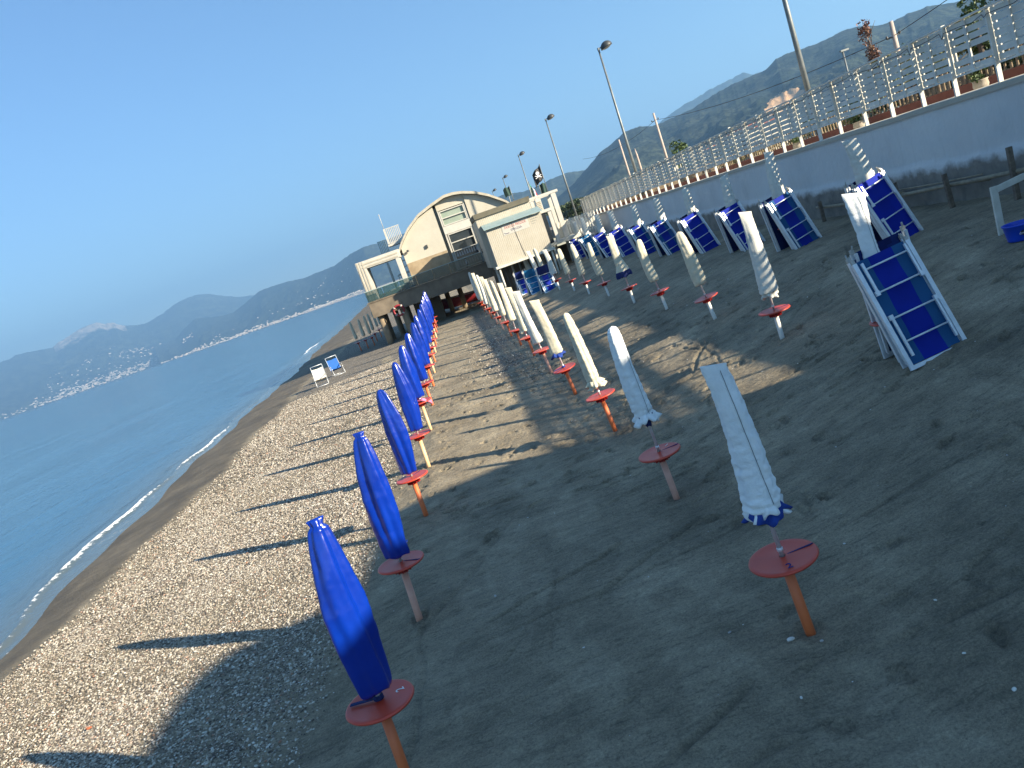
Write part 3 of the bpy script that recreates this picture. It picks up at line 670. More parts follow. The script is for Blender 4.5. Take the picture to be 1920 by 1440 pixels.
# ============================================================ WALL, FENCE, PROMENADE
WX = 9.4; WT = 3.0
def wall_material():
    m, nt, b = new_mat('wall_render'); L = nt.links
    g = N(nt, 'ShaderNodeNewGeometry'); pos = g.outputs['Position']
    def noise(s, d=6, v=pos):
        n = N(nt, 'ShaderNodeTexNoise', Scale=s, Detail=d, Roughness=.6); L.new(v, n.inputs['Vector']); return n.outputs['Fac']
    up = ramp(nt, noise(.8), [(.3, (.64, .65, .63)), (.6, (.56, .57, .56)), (.8, (.47, .49, .48))])
    lo = ramp(nt, noise(3), [(.3, (.27, .25, .21)), (.55, (.20, .185, .16)), (.75, (.12, .11, .095))])
    sp = N(nt, 'ShaderNodeSeparateXYZ'); L.new(pos, sp.inputs[0])
    a = N(nt, 'ShaderNodeMath', operation='MULTIPLY_ADD'); a.inputs[1].default_value = .5; L.new(noise(2.2), a.inputs[0]); L.new(sp.outputs['Z'], a.inputs[2])
    mr = N(nt, 'ShaderNodeMapRange'); mr.inputs['From Min'].default_value = 2.02; mr.inputs['From Max'].default_value = 2.14; L.new(a.outputs[0], mr.inputs['Value'])
    mx = N(nt, 'ShaderNodeMix', data_type='RGBA'); L.new(mr.outputs[0], mx.inputs[0]); L.new(lo.outputs[0], mx.inputs[6]); L.new(up.outputs[0], mx.inputs[7])
    # crack line under the coping, drips
    mp = N(nt, 'ShaderNodeMapping'); mp.inputs['Scale'].default_value = (1, 5, .5); L.new(pos, mp.inputs[0])
    dr = ramp(nt, noise(2.2, 5, mp.outputs[0]), [(.55, (1, 1, 1)), (.8, (.62, .62, .6))])
    mm = N(nt, 'ShaderNodeMix', data_type='RGBA', blend_type='MULTIPLY'); mm.inputs[0].default_value = .25; L.new(mx.outputs[2], mm.inputs[6]); L.new(dr.outputs[0], mm.inputs[7])
    L.new(mm.outputs[2], b.inputs['Base Color']); b.inputs['Roughness'].default_value = .95
    b1 = N(nt, 'ShaderNodeBump', Strength=.6, Distance=.03); L.new(noise(7, 9), b1.inputs['Height']); L.new(b1.outputs[0], b.inputs['Normal'])
    return m
M['wall'] = wall_material()
wall = empty('sea_wall', (WX, 0, 0), label='long rendered retaining wall in shade along the back of the beach', cat='wall')
yy = seg((-14, 8, .5), (8, 30, .07), (30, 52, .3)); zz = seg((.2, 2.9, .05))
Yg, Zg = np.meshgrid(yy, zz)
plinth = .05 / (1 + np.exp((Zg - 1.93 - .06 * fbm(Yg * 1.1, Yg * 0, 3, 5)) * 60))
rough = (.006 + .022 * (Zg < 1.9)) * fbm(Yg * 3, Zg * 3, 4, 8)
hole = np.clip((fbm(Yg * 1.3, Zg * 4, 3, 22) - .38) * 3, 0, 1) * (Zg < 1.85) * .05
Xg = -plinth - rough + hole
o = grid_mesh('wall_face', Xg, Yg, Zg, M['wall']); o.parent = wall
b = MB(); b.box((.06, -14, .1), (.34, 52, 2.9)); b.build('wall_core', 'wall', wall)
yv = list(seg((-14, 52, .35))); V = []; 
for y in yv:
    e = .012 * float(fbm(y * 2, 0, 3, 4)); V += [(-.04 + e, y, 2.9), (-.045 + e * 1.5, y, 2.985), (-.02, y, WT + e * .5), (.36, y, WT + .005), (.36, y, 2.9)]
F = [(5 * i + k, 5 * i + (k + 1) % 5, 5 * i + 5 + (k + 1) % 5, 5 * i + 5 + k) for i in range(len(yv) - 1) for k in range(5)] + [(4, 3, 2, 1, 0), tuple(5 * (len(yv) - 1) + k for k in range(5))]
MB().add(V, F).build('coping', 'plaster', wall)

fence = empty('slatted_fence', (WX + .12, 0, WT), label='white wooden slatted screen fence standing on the sea wall', cat='fence')
fr = random.Random(3)
y = 3.2; posts = []
while y < 49.5:
    posts.append(y); y += fr.choice([.93, .95, .97, 1.0, 1.06])
for i, y in enumerate(posts):
    tl = fr.uniform(-.025, .025); h = fr.uniform(1.12, 1.165) if i % 2 else fr.uniform(1.17, 1.23)
    p_ = MB(); p_.beam((-.06, y, 0), (-.06 + tl, y + tl, h), .075, .035, (0, 1, 0)); p_.build('post', 'fence_wood', fence)
for i in range(len(posts) - 1):
    y0 = posts[i] + .0; y1 = posts[i + 1]; p_ = MB(); th = fr.uniform(-.01, .01); sh = fr.uniform(-.012, .012)
    z0 = .33 + sh; nb = 7; bh = .095; gap = .025
    for k in range(nb):
        z = z0 + k * (bh + gap); t = th + fr.uniform(-.004, .004)
        if fr.random() < .02: continue
        p_.beam((0, y0 + .01, z + bh / 2 - t), (0, y1 - .01, z + bh / 2 + t), .016, bh)
    ym = y0 + fr.uniform(.42, .58) * (y1 - y0)
    # upright battens on both sides of the boards
    p_.box((-.034, ym - .03, z0 - .01), (-.010, ym + .03, z0 + 7 * (bh + gap) - .01))
    for ye in (y0 + .05, y1 - .05): p_.box((.010, ye - .025, z0 - .01), (.034, ye + .025, z0 + 7 * (bh + gap) - .01))
    p_.box((-.055, ye - (y1 - y0) + .12, z0 - .04), (-.018, y1 - .05, z0 - .005))
    p_.build('slat_panel', 'fence_wood', fence)
    q_ = MB(); q_.beam((-.02, y0, 1.185 + sh), (-.02, y1, 1.185 + sh + fr.uniform(-.008, .008)), .10, .03); q_.build('top_rail', 'fence_wood', fence)
cb = MB(); pts = []
for i, y in enumerate(posts):
    pts += [(-.10, y - .05, 1.08), (-.115, y, 1.02 + .05 * math.sin(i)), (-.10, y + .06, 1.1)] + [(-.105, y + .3, 1.06 + .02 * math.sin(i * 2)), (-.105, y + .6, 1.07)]
cb.tube(pts, .006, 5); cb.build('light_cord', 'cable', fence)

# promenade behind the wall
pr = MB(); pr.box((WX + .36, -40, 2.2), (60, 400, 2.92)); o = pr.build('promenade', simple('paving', (.24, .21, .17), (.17, .15, .12), 1.2, rough=.95, world=True)); tag(o, kind='structure')
k_ = MB(); k_.box((10.6, 2, 2.9), (10.9, 60, 3.14)); o = k_.build('low_kerb_wall', 'red_kerb'); tag(o, 'low rust red kerb wall behind the slatted fence', 'kerb')
bal = empty('balustrade', (11.6, 0, 2.92), label='pale concrete baluster fence across the promenade behind the slats', cat='fence')
for k in range(46):
    y = 6 + k * 1.0; b_ = MB()
    for j in range(6): b_.lathe([(.022, .02), (.035, .15), (.022, .3), (.03, .5), (.024, .6)], 8, c=(0, y + j * .165, 0))
    b_.box((-.05, y, .6), (.05, y + .985, .67)); b_.build('baluster_panel', 'pile_concrete', bal)
sw = MB(); sw.box((12.6, 8, 2.9), (13.0, 20, 3.65)); o = sw.build('rubble_wall', 'stone_wall'); bevel(o, .05); tag(o, 'rough pale rubble stone wall seen under the fence at the right', 'wall')

# foliage
def foliage(name, mat, parent, c, rad, n, leaf, seed, clumps=7, hollow=.3):
    rs = np.random.RandomState(seed); mb = MB(); cl = [(Vector((rs.normal(0, .45) * rad[0], rs.normal(0, .45) * rad[1], rs.uniform(-.8, .8) * rad[2])), rs.uniform(.35, .6)) for _ in range(clumps)]
    V = []; F = []
    for k in range(n):
        cc, cr = cl[rs.randint(clumps)]
        d = Vector(rs.normal(0, 1, 3)).normalized() * (rs.uniform(hollow, 1) ** .5) * cr
        p = Vector(c) + cc + Vector((d.x * rad[0], d.y * rad[1], d.z * rad[2] * .8))
        a = Vector(rs.normal(0, 1, 3)).normalized(); b2 = a.cross(Vector(rs.normal(0, 1, 3))).normalized(); s = leaf * rs.uniform(.6, 1.4)
        o_ = len(V); V += [p - a * s, p + b2 * s * .45, p + a * s, p - b2 * s * .45]; F.append((o_, o_ + 1, o_ + 2, o_ + 3))
    mb.add(V, F); return mb.build(name, mat, parent)
def shrub(x, y, z, w, h, mat, label, seed, n=900, trunk=True, group=None, kind='shrub', leaf=.06, cat='shrub', th=.35):
    r = empty(kind, (x, y, z), label=label, cat=cat, group=group); rs = random.Random(seed)
    t = MB()
    t.tube([(0, 0, -.1), (rs.uniform(-.05, .05), rs.uniform(-.05, .05), h * th), (rs.uniform(-.1, .1) * w, 0, h * .8)], [.05 * h ** .5, .035 * h ** .5, .01], 8)
    for k in range(5):
        a = rs.uniform(0, 6.28); t.tube([(0, 0, h * (.25 + .1 * k)), (w * .28 * math.cos(a), w * .28 * math.sin(a), h * (.45 + .1 * k))], [.02 * h ** .5, .006], 6)
    t.build('trunk', 'bark', r)
    foliage('crown', mat, r, (0, 0, h * .62), (w * .6, w * .6, h * .42), n, leaf, seed); return r
prs = random.Random(12)
yy_ = 8.0
k = 0
while yy_ < 48:
    mat = prs.choice(['leaf_green', 'leaf_yellow', 'leaf_dark', 'leaf_green'])
    shrub(prs.uniform(12.2, 12.45) if yy_ < 21 else prs.uniform(12.2, 13.2), yy_, 2.92, prs.uniform(.9, 1.6), prs.uniform(.7, 1.15), mat,
          f'{ORD[k] if k < 16 else "farther"} garden shrub from the camera behind the balusters, seen through the fence slats' if k < 16 else 'one of the farther garden shrubs behind the balusters, seen through the fence slats', 900 + k, 700, group='garden shrubs behind the balustrade')
    yy_ += prs.uniform(1.3, 2.3); k += 1
for i, (px, py, d) in enumerate([(1835, 140, 10.0), (1610, 232, 10.0), (1495, 270, 10.0)]):
    dd = ray(px, py); q = Vector(CAM) + dd * (10.1 / dd.x)
    r = empty('potted_plant', (10.1, q.y, 2.92), label=['potted plant under the fence, nearest of three', 'potted plant under the fence, middle of three', 'potted plant under the fence, farthest of three'][i], cat='potted plant', group='potted plants behind the fence')
    m_ = MB(); m_.lathe([(.01, 0), (.09, .0), (.13, .12), (.12, .2), (.14, .22), (.12, .22), (.1, .18), (.01, .17)], 20); m_.build('pot', 'pot', r)
    foliage('leaves', 'leaf_green', r, (0, 0, .34), (.16, .16, .16), 200, .04, 50 + i)
def at_x(px, py, x): d = ray(px, py); return Vector(CAM) + d * (x / d.x)
# trees showing above the fence
q = at_x(1819, 14, 12.4); shrub(12.4, q.y, 2.92, .85, q.z - 2.92 + .2, 'leaf_green', 'small bushy green tree rising above the right end of the fence', 70, 1900, kind='tree', cat='tree', leaf=.055, th=.6)
q = at_x(1630, 62, 14); r = empty('dry_tree', (14, q.y, 2.92), label='withered reddish brown tree top leaning above the fence', cat='tree')
h = q.z - 2.92
t = MB(); t.tube([(.1, 0, 0), (.05, 0, h * .6), (-.1, 0, h)], [.05, .03, .01], 8)
rs_ = random.Random(4)
for k in range(16):
    z = h * (.45 + .035 * k); a = rs_.uniform(0, 6.28); t.tube([(0, 0, z), (.22 * math.cos(a), .22 * math.sin(a), z + .35)], [.012, .003], 5)
t.build('trunk', 'bark', r)
foliage('crown', 'leaf_brown', r, (-.05, 0, h * .86), (.22, .22, .75), 800, .045, 71, 16, .1)
foliage('lower_leaves', 'leaf_yellow', r, (.02, 0, h * .62), (.3, .3, .25), 250, .06, 72)
q = at_x(1272, 275, 16); shrub(16, q.y, 2.92, 1.3, q.z - 2.92 + .1, 'leaf_green', 'round dark green tree top above the middle of the fence', 73, 1500, kind='tree', cat='tree', leaf=.09)
q = at_x(1705, 78, 15); shrub(15, q.y, 2.92, .7, q.z - 2.92, 'leaf_green', 'small green shoot just above the fence near the right', 74, 260, kind='tree', cat='tree', leaf=.05)
for i, (px, py) in enumerate([(1085, 345), (1062, 350)]):
    q = at_x(px, py + 14, 22); shrub(22, q.y, 2.92, 7, 2.6, 'leaf_dark', ['dark tree mass beyond the far end of the fence', 'dark tree mass left of the fence end behind the terrace'][i], 80 + i, 2200, kind='tree', cat='tree', leaf=.22)

# lamp posts
def street_lamp(x, y, top, label, head=1):
    r = empty('street_lamp', (x, y, 2.92), label=label, cat='street lamp', group='lamp posts along the promenade')
    H = top - 2.92
    m_ = MB(); m_.tube([(0, 0, 0), (0, 0, H * .45), (0, 0, H)], [.085, .07, .045], 14); m_.build('pole', 'pole_grey', r)
    m_ = MB(); m_.tube([(0, 0, H - .02), (.25, 0, H + .08)], .03, 8); m_.lathe([(.06, H - .12), (.065, H - .1), (.065, H + .04), (.03, H + .06)], 12); m_.build('bracket', 'pole_grey', r)
    m_ = MB(); pr_ = [(.32 * math.cos(t), .27 * math.sin(t)) for t in np.linspace(0, 1.57, 10)]
    m_.lathe([(.3, -.05), (.33, -.04)] + pr_, 24); o_ = m_.build('lamp_shade', 'lamp_dark', r); o_.location = (.45, 0, H + .0); o_.rotation_euler = (0, R(-14), 0)
    m_ = MB(); m_.lathe([(0.001, -.11), (.14, -.1), (.26, -.055), (.3, -.045)], 24); g_ = m_.build('diffuser', 'plastic_white', o_)
    return r
for i, (y, tz) in enumerate([(22.15, 11.1), (42.0, 11.05), (62.7, 11.2), (84.3, 11.4), (106, 11.4), (127, 11.6)]):
    street_lamp(11.5, y, tz, ['near lamp post at the right with its head out of view', 'tall lamp post with a black dome head left of the electric poles', 'lamp post with a dome head right of the black flag', 'lamp post with a dome head left of the Italian flag', 'distant lamp post above the right end of the arched roof', 'farthest tiny lamp post at the arched roof'][i])
# small lamp and poles beyond
q = at_x(1580, 97, 16); r = empty('garden_lamp', (16, q.y, 2.92), label='small grey lamp with a tilted head above the fence', cat='lamp')
m_ = MB(); m_.tube([(0, 0, 0), (0, 0, q.z - 2.92)], .035, 8); m_.build('pole', 'pole_grey', r); m_ = MB(); m_.box((-.08, -.05, q.z - 2.92), (.22, .05, q.z - 2.86)); m_.build('lamp_head', 'pole_grey', r)
pl = []
for i, (tx, ty, bx, by, lab) in enumerate([(1670, 40, 1684, 95, 'pale pole standing above the fence near the right'), (1225, 212, 1250, 290, 'wooden electric pole with insulators before the big hill'), (1160, 262, 1182, 322, 'thin grey pole just left of the tall lamp post'), (1190, 278, 1203, 312, 'short pale pole just right of the tall lamp post')]):
    t_ = at_x(tx, ty, 16); r = empty('utility_pole', (16, t_.y, 2.92), label=lab, cat='pole'); h = t_.z - 2.92
    m_ = MB(); m_.tube([(0, 0, 0), (0, 0, h)], [.10, .065], 12) if i != 3 else m_.tube([(0, 0, 0), (0, 0, h - .5), (0, 0, h)], [.1, .08, .01], 12); m_.build('shaft', 'pole_conc', r)
    if i < 2:
        m_ = MB(); m_.tube([(-.25, 0, h - .5), (.2, 0, h - .45)], .02, 6); m_.lathe([(.03, 0), (.045, .05), (.02, .1)], 8, c=(-.25, 0, h - .5)); m_.lathe([(.03, 0), (.045, .05), (.02, .1)], 8, c=(.2, 0, h - .45)); m_.build('insulators', 'lamp_dark', r)
    pl.append(Vector((16, t_.y, t_.z - .45)))
def cable(a, b, sag, label, off=0):
    m_ = MB(); m_.tube([a.lerp(b, t) + Vector((off, 0, -sag * 4 * t * (1 - t))) for t in np.linspace(0, 1, 14)], .012, 5); o = m_.build('overhead_cable', 'cable', None); tag(o, label, 'cable')
cable(pl[0], pl[1], .35, 'slack overhead cable between the right pole and the electric pole')
cable(pl[0], Vector((19, 6, 9.0)), .4, 'overhead cable running up out of view at the right')
cable(pl[1], Vector((16, 75, 8.2)), .5, 'overhead cable running from the electric pole into the distance')

# houses on the land side
def house(c, size, rz, label, roofh=1.6):
    w, d, h = size; r = empty('house', c, rz, label, 'house')
    m_ = MB(); m_.box((-w / 2, -d / 2, 0), (w / 2, d / 2, h)); m_.build('wall', 'plaster', r)
    m_ = MB(); e = .4; V = [(-w / 2 - e, -d / 2 - e, h + .01), (w / 2 + e, -d / 2 - e, h + .01), (w / 2 + e, d / 2 + e, h + .01), (-w / 2 - e, d / 2 + e, h + .01), (-w / 2 * .5, 0, h + roofh), (w / 2 * .5, 0, h + roofh)]
    m_.add(V, [(0, 1, 5, 4), (1, 2, 5), (2, 3, 4, 5), (3, 0, 4), (3, 2, 1, 0)]); m_.build('roof', 'terracotta', r)
    for sx in (-.3, 0, .3):
        f = MB(); f.box((-w / 2 - .03, sx * d - .5, h * .4), (-w / 2 + .02, sx * d + .5, h * .8)); f.build('window', 'window_dark', r)
    return r
q = at_x(1405, 240, 40); house((40, q.y, 2.9), (5, 8, q.z - 2.9 - .3), R(8), 'low house with a red tiled roof behind the middle of the fence', .7)
q = at_x(1345, 268, 44); house((44, q.y, 2.9), (5, 8, q.z - 3.4), R(-5), 'second low red roofed house farther along behind the fence', .6)

# unseen house added behind the viewer, outline shaped to shade the near sand
def slab(poly, z0, z1, name, mat, parent):
    n = len(poly); V = [(x, y, z0) for x, y in poly] + [(x, y, z1) for x, y in poly]
    return MB().add(V, [tuple(reversed(range(n))), tuple(range(n, 2 * n))] + [(i, (i + 1) % n, n + (i + 1) % n, n + i) for i in range(n)]).build(name, mat, parent)
hb = empty('shade_house', (12, -3, 2.92), label='cream beach house beside the viewer on the promenade, casting the near shade', cat='house')
arc = [(9.0 + .55 * (1 - math.cos(t)), -1.62 + .95 * math.sin(t)) for t in np.linspace(0, 1.57, 7)]
poly = [(8.98, -14)] + arc + [(10.75, -.45), (10.8, 2.15), (12.6, 2.5), (13.6, 2.25), (15.9, .9), (22, -1.8), (22, -14)]
slab([(x - 12, y + 3) for x, y in reversed(poly)][::-1], 0, 3.0, 'wall', 'plaster', hb)
slab([(x - 12, y + 3) for x, y in poly], 3.0, 3.14, 'roof', 'olive_roof', hb)

# stakes and bamboo at the foot of the wall
def stake(px, py, h, lab, dx=0, x=9.02, lean=(0, 0)):
    d = ray(px, py); t = x / d.x; y = t * d.y; zb = gz(x, y)
    r = MB(); r.beam((0, 0, -.3), (lean[0], lean[1], h), .085, .06, (0, 1, 0)); o = r.build('wooden_stake', 'old_wood', None, (x, y, zb)); bevel(o, .008); tag(o, lab, 'stake', 'stakes along the foot of the wall'); return y
ys_ = [stake(1910, 385, .85, 'split wooden stake before the wall at the right edge', lean=(.02, -.03)), stake(1785, 378, .62, 'weathered stake by the wall, second from the right edge', lean=(-.02, .02)), stake(1689, 388, .62, 'weathered stake by the wall, third from the right edge', lean=(0, .03)),
       stake(1544, 408, .5, 'short stake by the wall behind the second stack of loungers'), stake(1480, 425, .5, 'short stake by the wall, farthest of the stakes')]
for i, (a, b_, z, lb) in enumerate([(10, 12.9, .42, 'bamboo pole lying along the stakes at the right edge'), (12.5, 15.4, .36, 'bamboo pole tied between the right hand stakes'), (15.0, 18.6, .34, 'bamboo pole tied between the left hand stakes'), (12.7, 17.2, .46, 'thin upper cane along the wall behind the stakes')]):
    m_ = MB(); x_ = 9.09 + .02 * i; pts = [(x_, a + (b_ - a) * t, gz(x_, a) + z + .03 * math.sin(t * 4 + i)) for t in np.linspace(0, 1, 9)]
    m_.tube(pts, .038 if i < 3 else .016, 10); o = m_.build('bamboo_pole', 'bamboo'); tag(o, lb, 'pole', 'bamboo along the wall')
# white timber post with rail and bucket at the right edge
b0 = G(1878, 441)
r = empty('post_and_rail', b0, label='white weathered timber post with a rail going off to the right', cat='railing')
t_ = on_y(1862, 350, b0.y) - b0
m_ = MB(); m_.beam((0, 0, -.3), t_, .10, .035, (0, 1, 0)); bevel(m_.build('post', 'white_wood', r), .006)
m_ = MB(); e_ = on_y(1945, 318, b0.y + .1) - b0; m_.beam(t_ + Vector((.05, .04, -.06)), e_, .02, .09); bevel(m_.build('rail', 'white_wood', r), .004)
bk = G(1916, 448)
r = empty('bucket', bk, R(0), 'blue plastic tub with a black splash mark beside the white post', 'bucket')
m_ = MB(); m_.lathe([(.005, 0), (.155, 0), (.16, .02), (.185, .2), (.197, .205), (.197, .222), (.182, .222), (.178, .2), (.15, .03), (.005, .025)], 40); m_.build('tub', 'bucket_blue', r)
def patch(r0, z0, pts, mat, name, off, parent):
    V = [( (r0 + off) * math.sin(u) , -(r0 + off) * math.cos(u), z0 + w) for u, w in pts]; c = sum(p[0] for p in pts) / len(pts), sum(p[1] for p in pts) / len(pts)
    V.append(((r0 + off) * math.sin(c[0]), -(r0 + off) * math.cos(c[0]), z0 + c[1])); n = len(pts)
    return MB().add(V, [(k, (k + 1) % n, n) for k in range(n)]).build(name, mat, parent)
sp_ = []; 
for k in range(22):
    a = 2 * math.pi * k / 22; rr_ = (1 if k % 2 else .68) * random.uniform(.85, 1.15); sp_.append((-.42 + .27 * rr_ * math.cos(a), .11 + .045 * rr_ * math.sin(a)))
patch(.178, 0, sp_, 'black', 'splash_mark', .004, r)
tw_ = text_mesh('drops', .05, 'lettering', 'ink_white', r, Matrix.Rotation(-.42, 4, 'Z') @ Matrix.Translation((0, -.186, .11)) @ Matrix.Rotation(R(84), 4, 'X'), .0005)
patch(.178, 0, [(-.02, .06), (.35, .06), (.35, .16), (-.02, .16)], 'pale_metal', 'sticker', .005, r)

# ============================================================ TERRACE AND BUILDINGS AT THE END OF THE BEACH
DY = 46.0
def P(px, py, y): v = on_y(px, py, y); return v.x, v.z
ter = empty('terrace', (-1.2, DY, 0), label='raised concrete terrace on piles in front of the arched building', cat='terrace')
def tb(a, b, name, mat, parent=ter, o=(-1.2, DY, 0), bv=0):
    m_ = MB(); m_.box(tuple(a[i] - o[i] for i in range(3)), tuple(b[i] - o[i] for i in range(3))); ob = m_.build(name, mat, parent)
    if bv: bevel(ob, bv)
    return ob
tb((-4.9, DY, 1.58), (3.1, DY + 9.5, 2.46), 'deck_slab', 'concrete', bv=.02)
tb((-4.94, DY - .04, 2.463), (3.1, DY + 9.5, 2.53), 'deck_edge', 'concrete')
for (x, y) in [(-4.5, DY + .5), (-3.1, DY + .35), (.5, DY + 6), (-4.5, DY + 3.2), (-3.9, DY + 4.4), (-3.2, DY + 6), (-.4, DY + 6.5), (2.2, DY + 6), (-4.2, DY + 7.6), (-2.2, DY + 7.5), (-4.6, DY + 1.6), (-4.55, DY + 2.3)]:
    m_ = MB(); m_.tube([(x + 1.2, y - DY, gz(x, y) - .5), (x + 1.2, y - DY, 1.6)], .2 if y < DY + 1 else .17, 18); m_.build('pile', 'pile_concrete', ter)
# glass balustrade
def glass_mat(name, col, alpha):
    m, nt, b_ = new_mat(name); L = nt.links
    b_.inputs['Base Color'].default_value = (*col, 1); b_.inputs['Roughness'].default_value = .06; b_.inputs['Alpha'].default_value = alpha
    return m
M['glass_green'] = glass_mat('glass_green', (.03, .07, .072), .55)
xs_ = np.linspace(-4.86, 2.4, 8)
for i in range(7): tb((xs_[i] + .02, DY + .02, 2.55), (xs_[i + 1] - .02, DY + .035, 3.15), 'glass_panel', 'glass_green')
for i in range(3): tb((-4.88, DY + .05 + i * 1.6, 2.55), (-4.865, DY + 1.6 + i * 1.6, 3.15), 'glass_panel', 'glass_green')
tb((-4.88, DY + .0, 3.152), (2.42, DY + .06, 3.185), 'handrail', 'pale_metal')
# dark curtain wall back under the deck
tb((-2.6, DY + 3.0, .0), (-.9, DY + 7, 1.575), 'under_room', 'concrete')

bld = empty('arched_building', (1.6, 48, 2.53), label='cream beach building with a wide arched roof and tall windows', cat='building')
OB = (1.6, 48.0, 2.53)
arcpts = [P(748, 474, 48), P(752.6, 457.4, 48), P(764.6, 431, 48), P(783.7, 404.7, 48), P(807.7, 385.5, 48), P(831.7, 368.7, 48), P(848, 363.5, 48), P(865.2, 361, 48), P(891.5, 361.5, 48), P(915.5, 366.4, 48), P(939.5, 374.7, 48), P(951.5, 379.5, 48), P(968, 392, 48)]
def az_(x): return float(np.interp(x, [p[0] for p in arcpts], [p[1] for p in arcpts]))
def facade(x0, x1, y0, y1, mat, name, zb=2.53, drop=.1, zt=None):
    xs = [x0] + [x0 + (x1 - x0) * t for t in np.linspace(.06, .94, 12)] + [x1]
    pl_ = [(x0 - OB[0], zb - OB[2]), (x1 - OB[0], zb - OB[2])] + [(x - OB[0], (az_(x) if zt is None else min(zt, az_(x))) - drop - OB[2]) for x in reversed(xs)]
    m_ = MB(); m_.prism(pl_, y0 - OB[1], y1 - OB[1]); return m_.build(name, mat, bld)
facade(-2.05, .56, 48.0, 48.4, 'plaster', 'left_wall')
facade(.75, 2.56, 48.15, 48.4, 'plaster', 'window_bay', zb=6.32)
facade(2.56, 5.45, 48.05, 48.4, 'plaster', 'right_wall', zb=2.53)
facade(-2.0, 5.4, 48.42, 56, 'plaster', 'body', drop=.25)
def bb(a, b, name, mat, parent=bld, par_o=OB): return tb(a, b, name, mat, parent, par_o)
bb((.58, 48.3, 2.6), (.74, 48.41, 6.55), 'recess', 'window_dark')
bb((-2.03, 47.985, 2.54), (.54, 47.997, 3.95), 'bare_patch', 'bare_plaster')
# arched roof shell
V = []; n = len(arcpts); 
fine = np.linspace(arcpts[0][0] - .05, arcpts[-1][0] + .1, 60)
for yk in (47.75, 56.3):
    for up in (0, .16):
        for x in fine: V.append((x - OB[0], yk - OB[1], az_(x) - .08 + up - OB[2] + (0 if up == 0 else 0)))
nf = len(fine); F = []
for i in range(nf - 1):
    F += [(i, i + 1, nf + i + 1, nf + i), (2 * nf + i, 3 * nf + i, 3 * nf + i + 1, 2 * nf + i + 1), (nf + i, nf + i + 1, 3 * nf + i + 1, 3 * nf + i), (i + 1, i, 2 * nf + i, 2 * nf + i + 1)]
F += [(0, nf, 3 * nf, 2 * nf), (nf - 1, 2 * nf + nf - 1, 3 * nf + nf - 1, nf + nf - 1)]
MB().add(V, F, False).build('arched_roof', 'gutter', bld)
def window(x0, x1, z0, z1, nb, mat, y=48.2, curtain=False):
    f = MB(); w = .06; 
    for a, b_ in [((x0, z0), (x0 + w, z1)), ((x1 - w, z0), (x1, z1))]: f.box((a[0] - OB[0], y - .1 - OB[1], a[1] - OB[2]), (b_[0] - OB[0], y + .02 - OB[1], b_[1] - OB[2]))
    for k in range(nb + 1):
        z = z0 + (z1 - z0 - w) * k / nb; f.box((x0 + w + .002 - OB[0], y - .09 - OB[1], z - OB[2]), (x1 - w - .002 - OB[0], y + .02 - OB[1], z + w - OB[2]))
    fo = f.build('window_frame', 'white_paint', bld)
    g_ = MB(); g_.box((x0 + .02 - OB[0], y + .03 - OB[1], z0 + .02 - OB[2]), (x1 - .02 - OB[0], y + .05 - OB[1], z1 - .02 - OB[2])); g_.build('pane', mat, fo)
    if curtain:
        c = MB(); rc = random.Random(5)
        for k in range(9):
            for zz0, zz1 in ((z0 + .15, z0 + .55), (z0 + .75, z0 + 1.1)):
                xx = x0 + .15 + k * (x1 - x0 - .3) / 8; c.box((xx - OB[0], y + .022 - OB[1], zz0 - OB[2]), (xx + .09 - OB[0], y + .028 - OB[1], zz1 - OB[2] - rc.uniform(0, .1)))
        c.build('curtain', 'curtain', fo)
window(.86, 2.40, 5.34, 6.27, 2, 'window_pale')
window(.90, 2.44, 2.60, 4.82, 4, 'window_dark', curtain=True)
bb((.76, 48.1, 4.84), (2.55, 48.3, 5.32), 'spandrel', 'white_paint')
for x in (.76, 2.45): bb((x, 48.12, 2.55), (x + .09, 48.3, 4.83), 'jamb', 'white_paint')
for x in (.76, 2.42): bb((x, 48.12, 5.33), (x + .09, 48.3, 6.3), 'jamb', 'white_paint')
m_ = MB(); m_.box((-.62 - OB[0], 47.9 - OB[1], 4.45 - OB[2]), (-.48 - OB[0], 47.99 - OB[1], 4.65 - OB[2])); m_.build('wall_light', 'lamp_dark', bld)
# spotlight and cables on the left end
m_ = MB(); m_.tube([(x - OB[0], 47.9 - OB[1], z - OB[2]) for x, z in [(-2.1, 4.75), (-2.0, 4.55), (-1.8, 4.6), (-1.72, 4.72)]], .015, 6); m_.lathe([(.09, 0), (.07, .12), (.01, .14)], 10, c=(-1.72 - OB[0], 47.85 - OB[1], 4.6 - OB[2])); m_.build('spotlight', 'lamp_dark', bld)

# white portal frame at the seaward end of the terrace
fr_ = empty('portal_frame', (-3.5, 46.4, 2.53), label='white deep box frame around an opening at the seaward end of the terrace', cat='portal')
FO = (-3.5, 46.4, 2.53)
tb((-4.85, 46.45, 2.53), (-4.3, 48.6, 4.46), 'left_pillar', 'white_paint', fr_, FO)
tb((-4.85, 46.44, 4.462), (-2.2, 48.6, 4.93), 'lintel', 'white_paint', fr_, FO)
tb((-2.5, 46.46, 2.53), (-2.28, 48.6, 4.458), 'right_pillar', 'white_paint', fr_, FO)
for k in range(3): tb((-4.8 + k * .16, 46.42, 2.55), (-4.72 + k * .16, 46.447, 4.9), 'slat', 'gutter', fr_, FO)
for k in range(2): tb((-4.5, 46.41, 4.52 + k * .18), (-2.3, 46.435, 4.6 + k * .18), 'slat', 'gutter', fr_, FO)
tb((-4.29, 48.4, 2.55), (-2.51, 48.55, 2.75), 'sill', 'white_paint', fr_, FO)
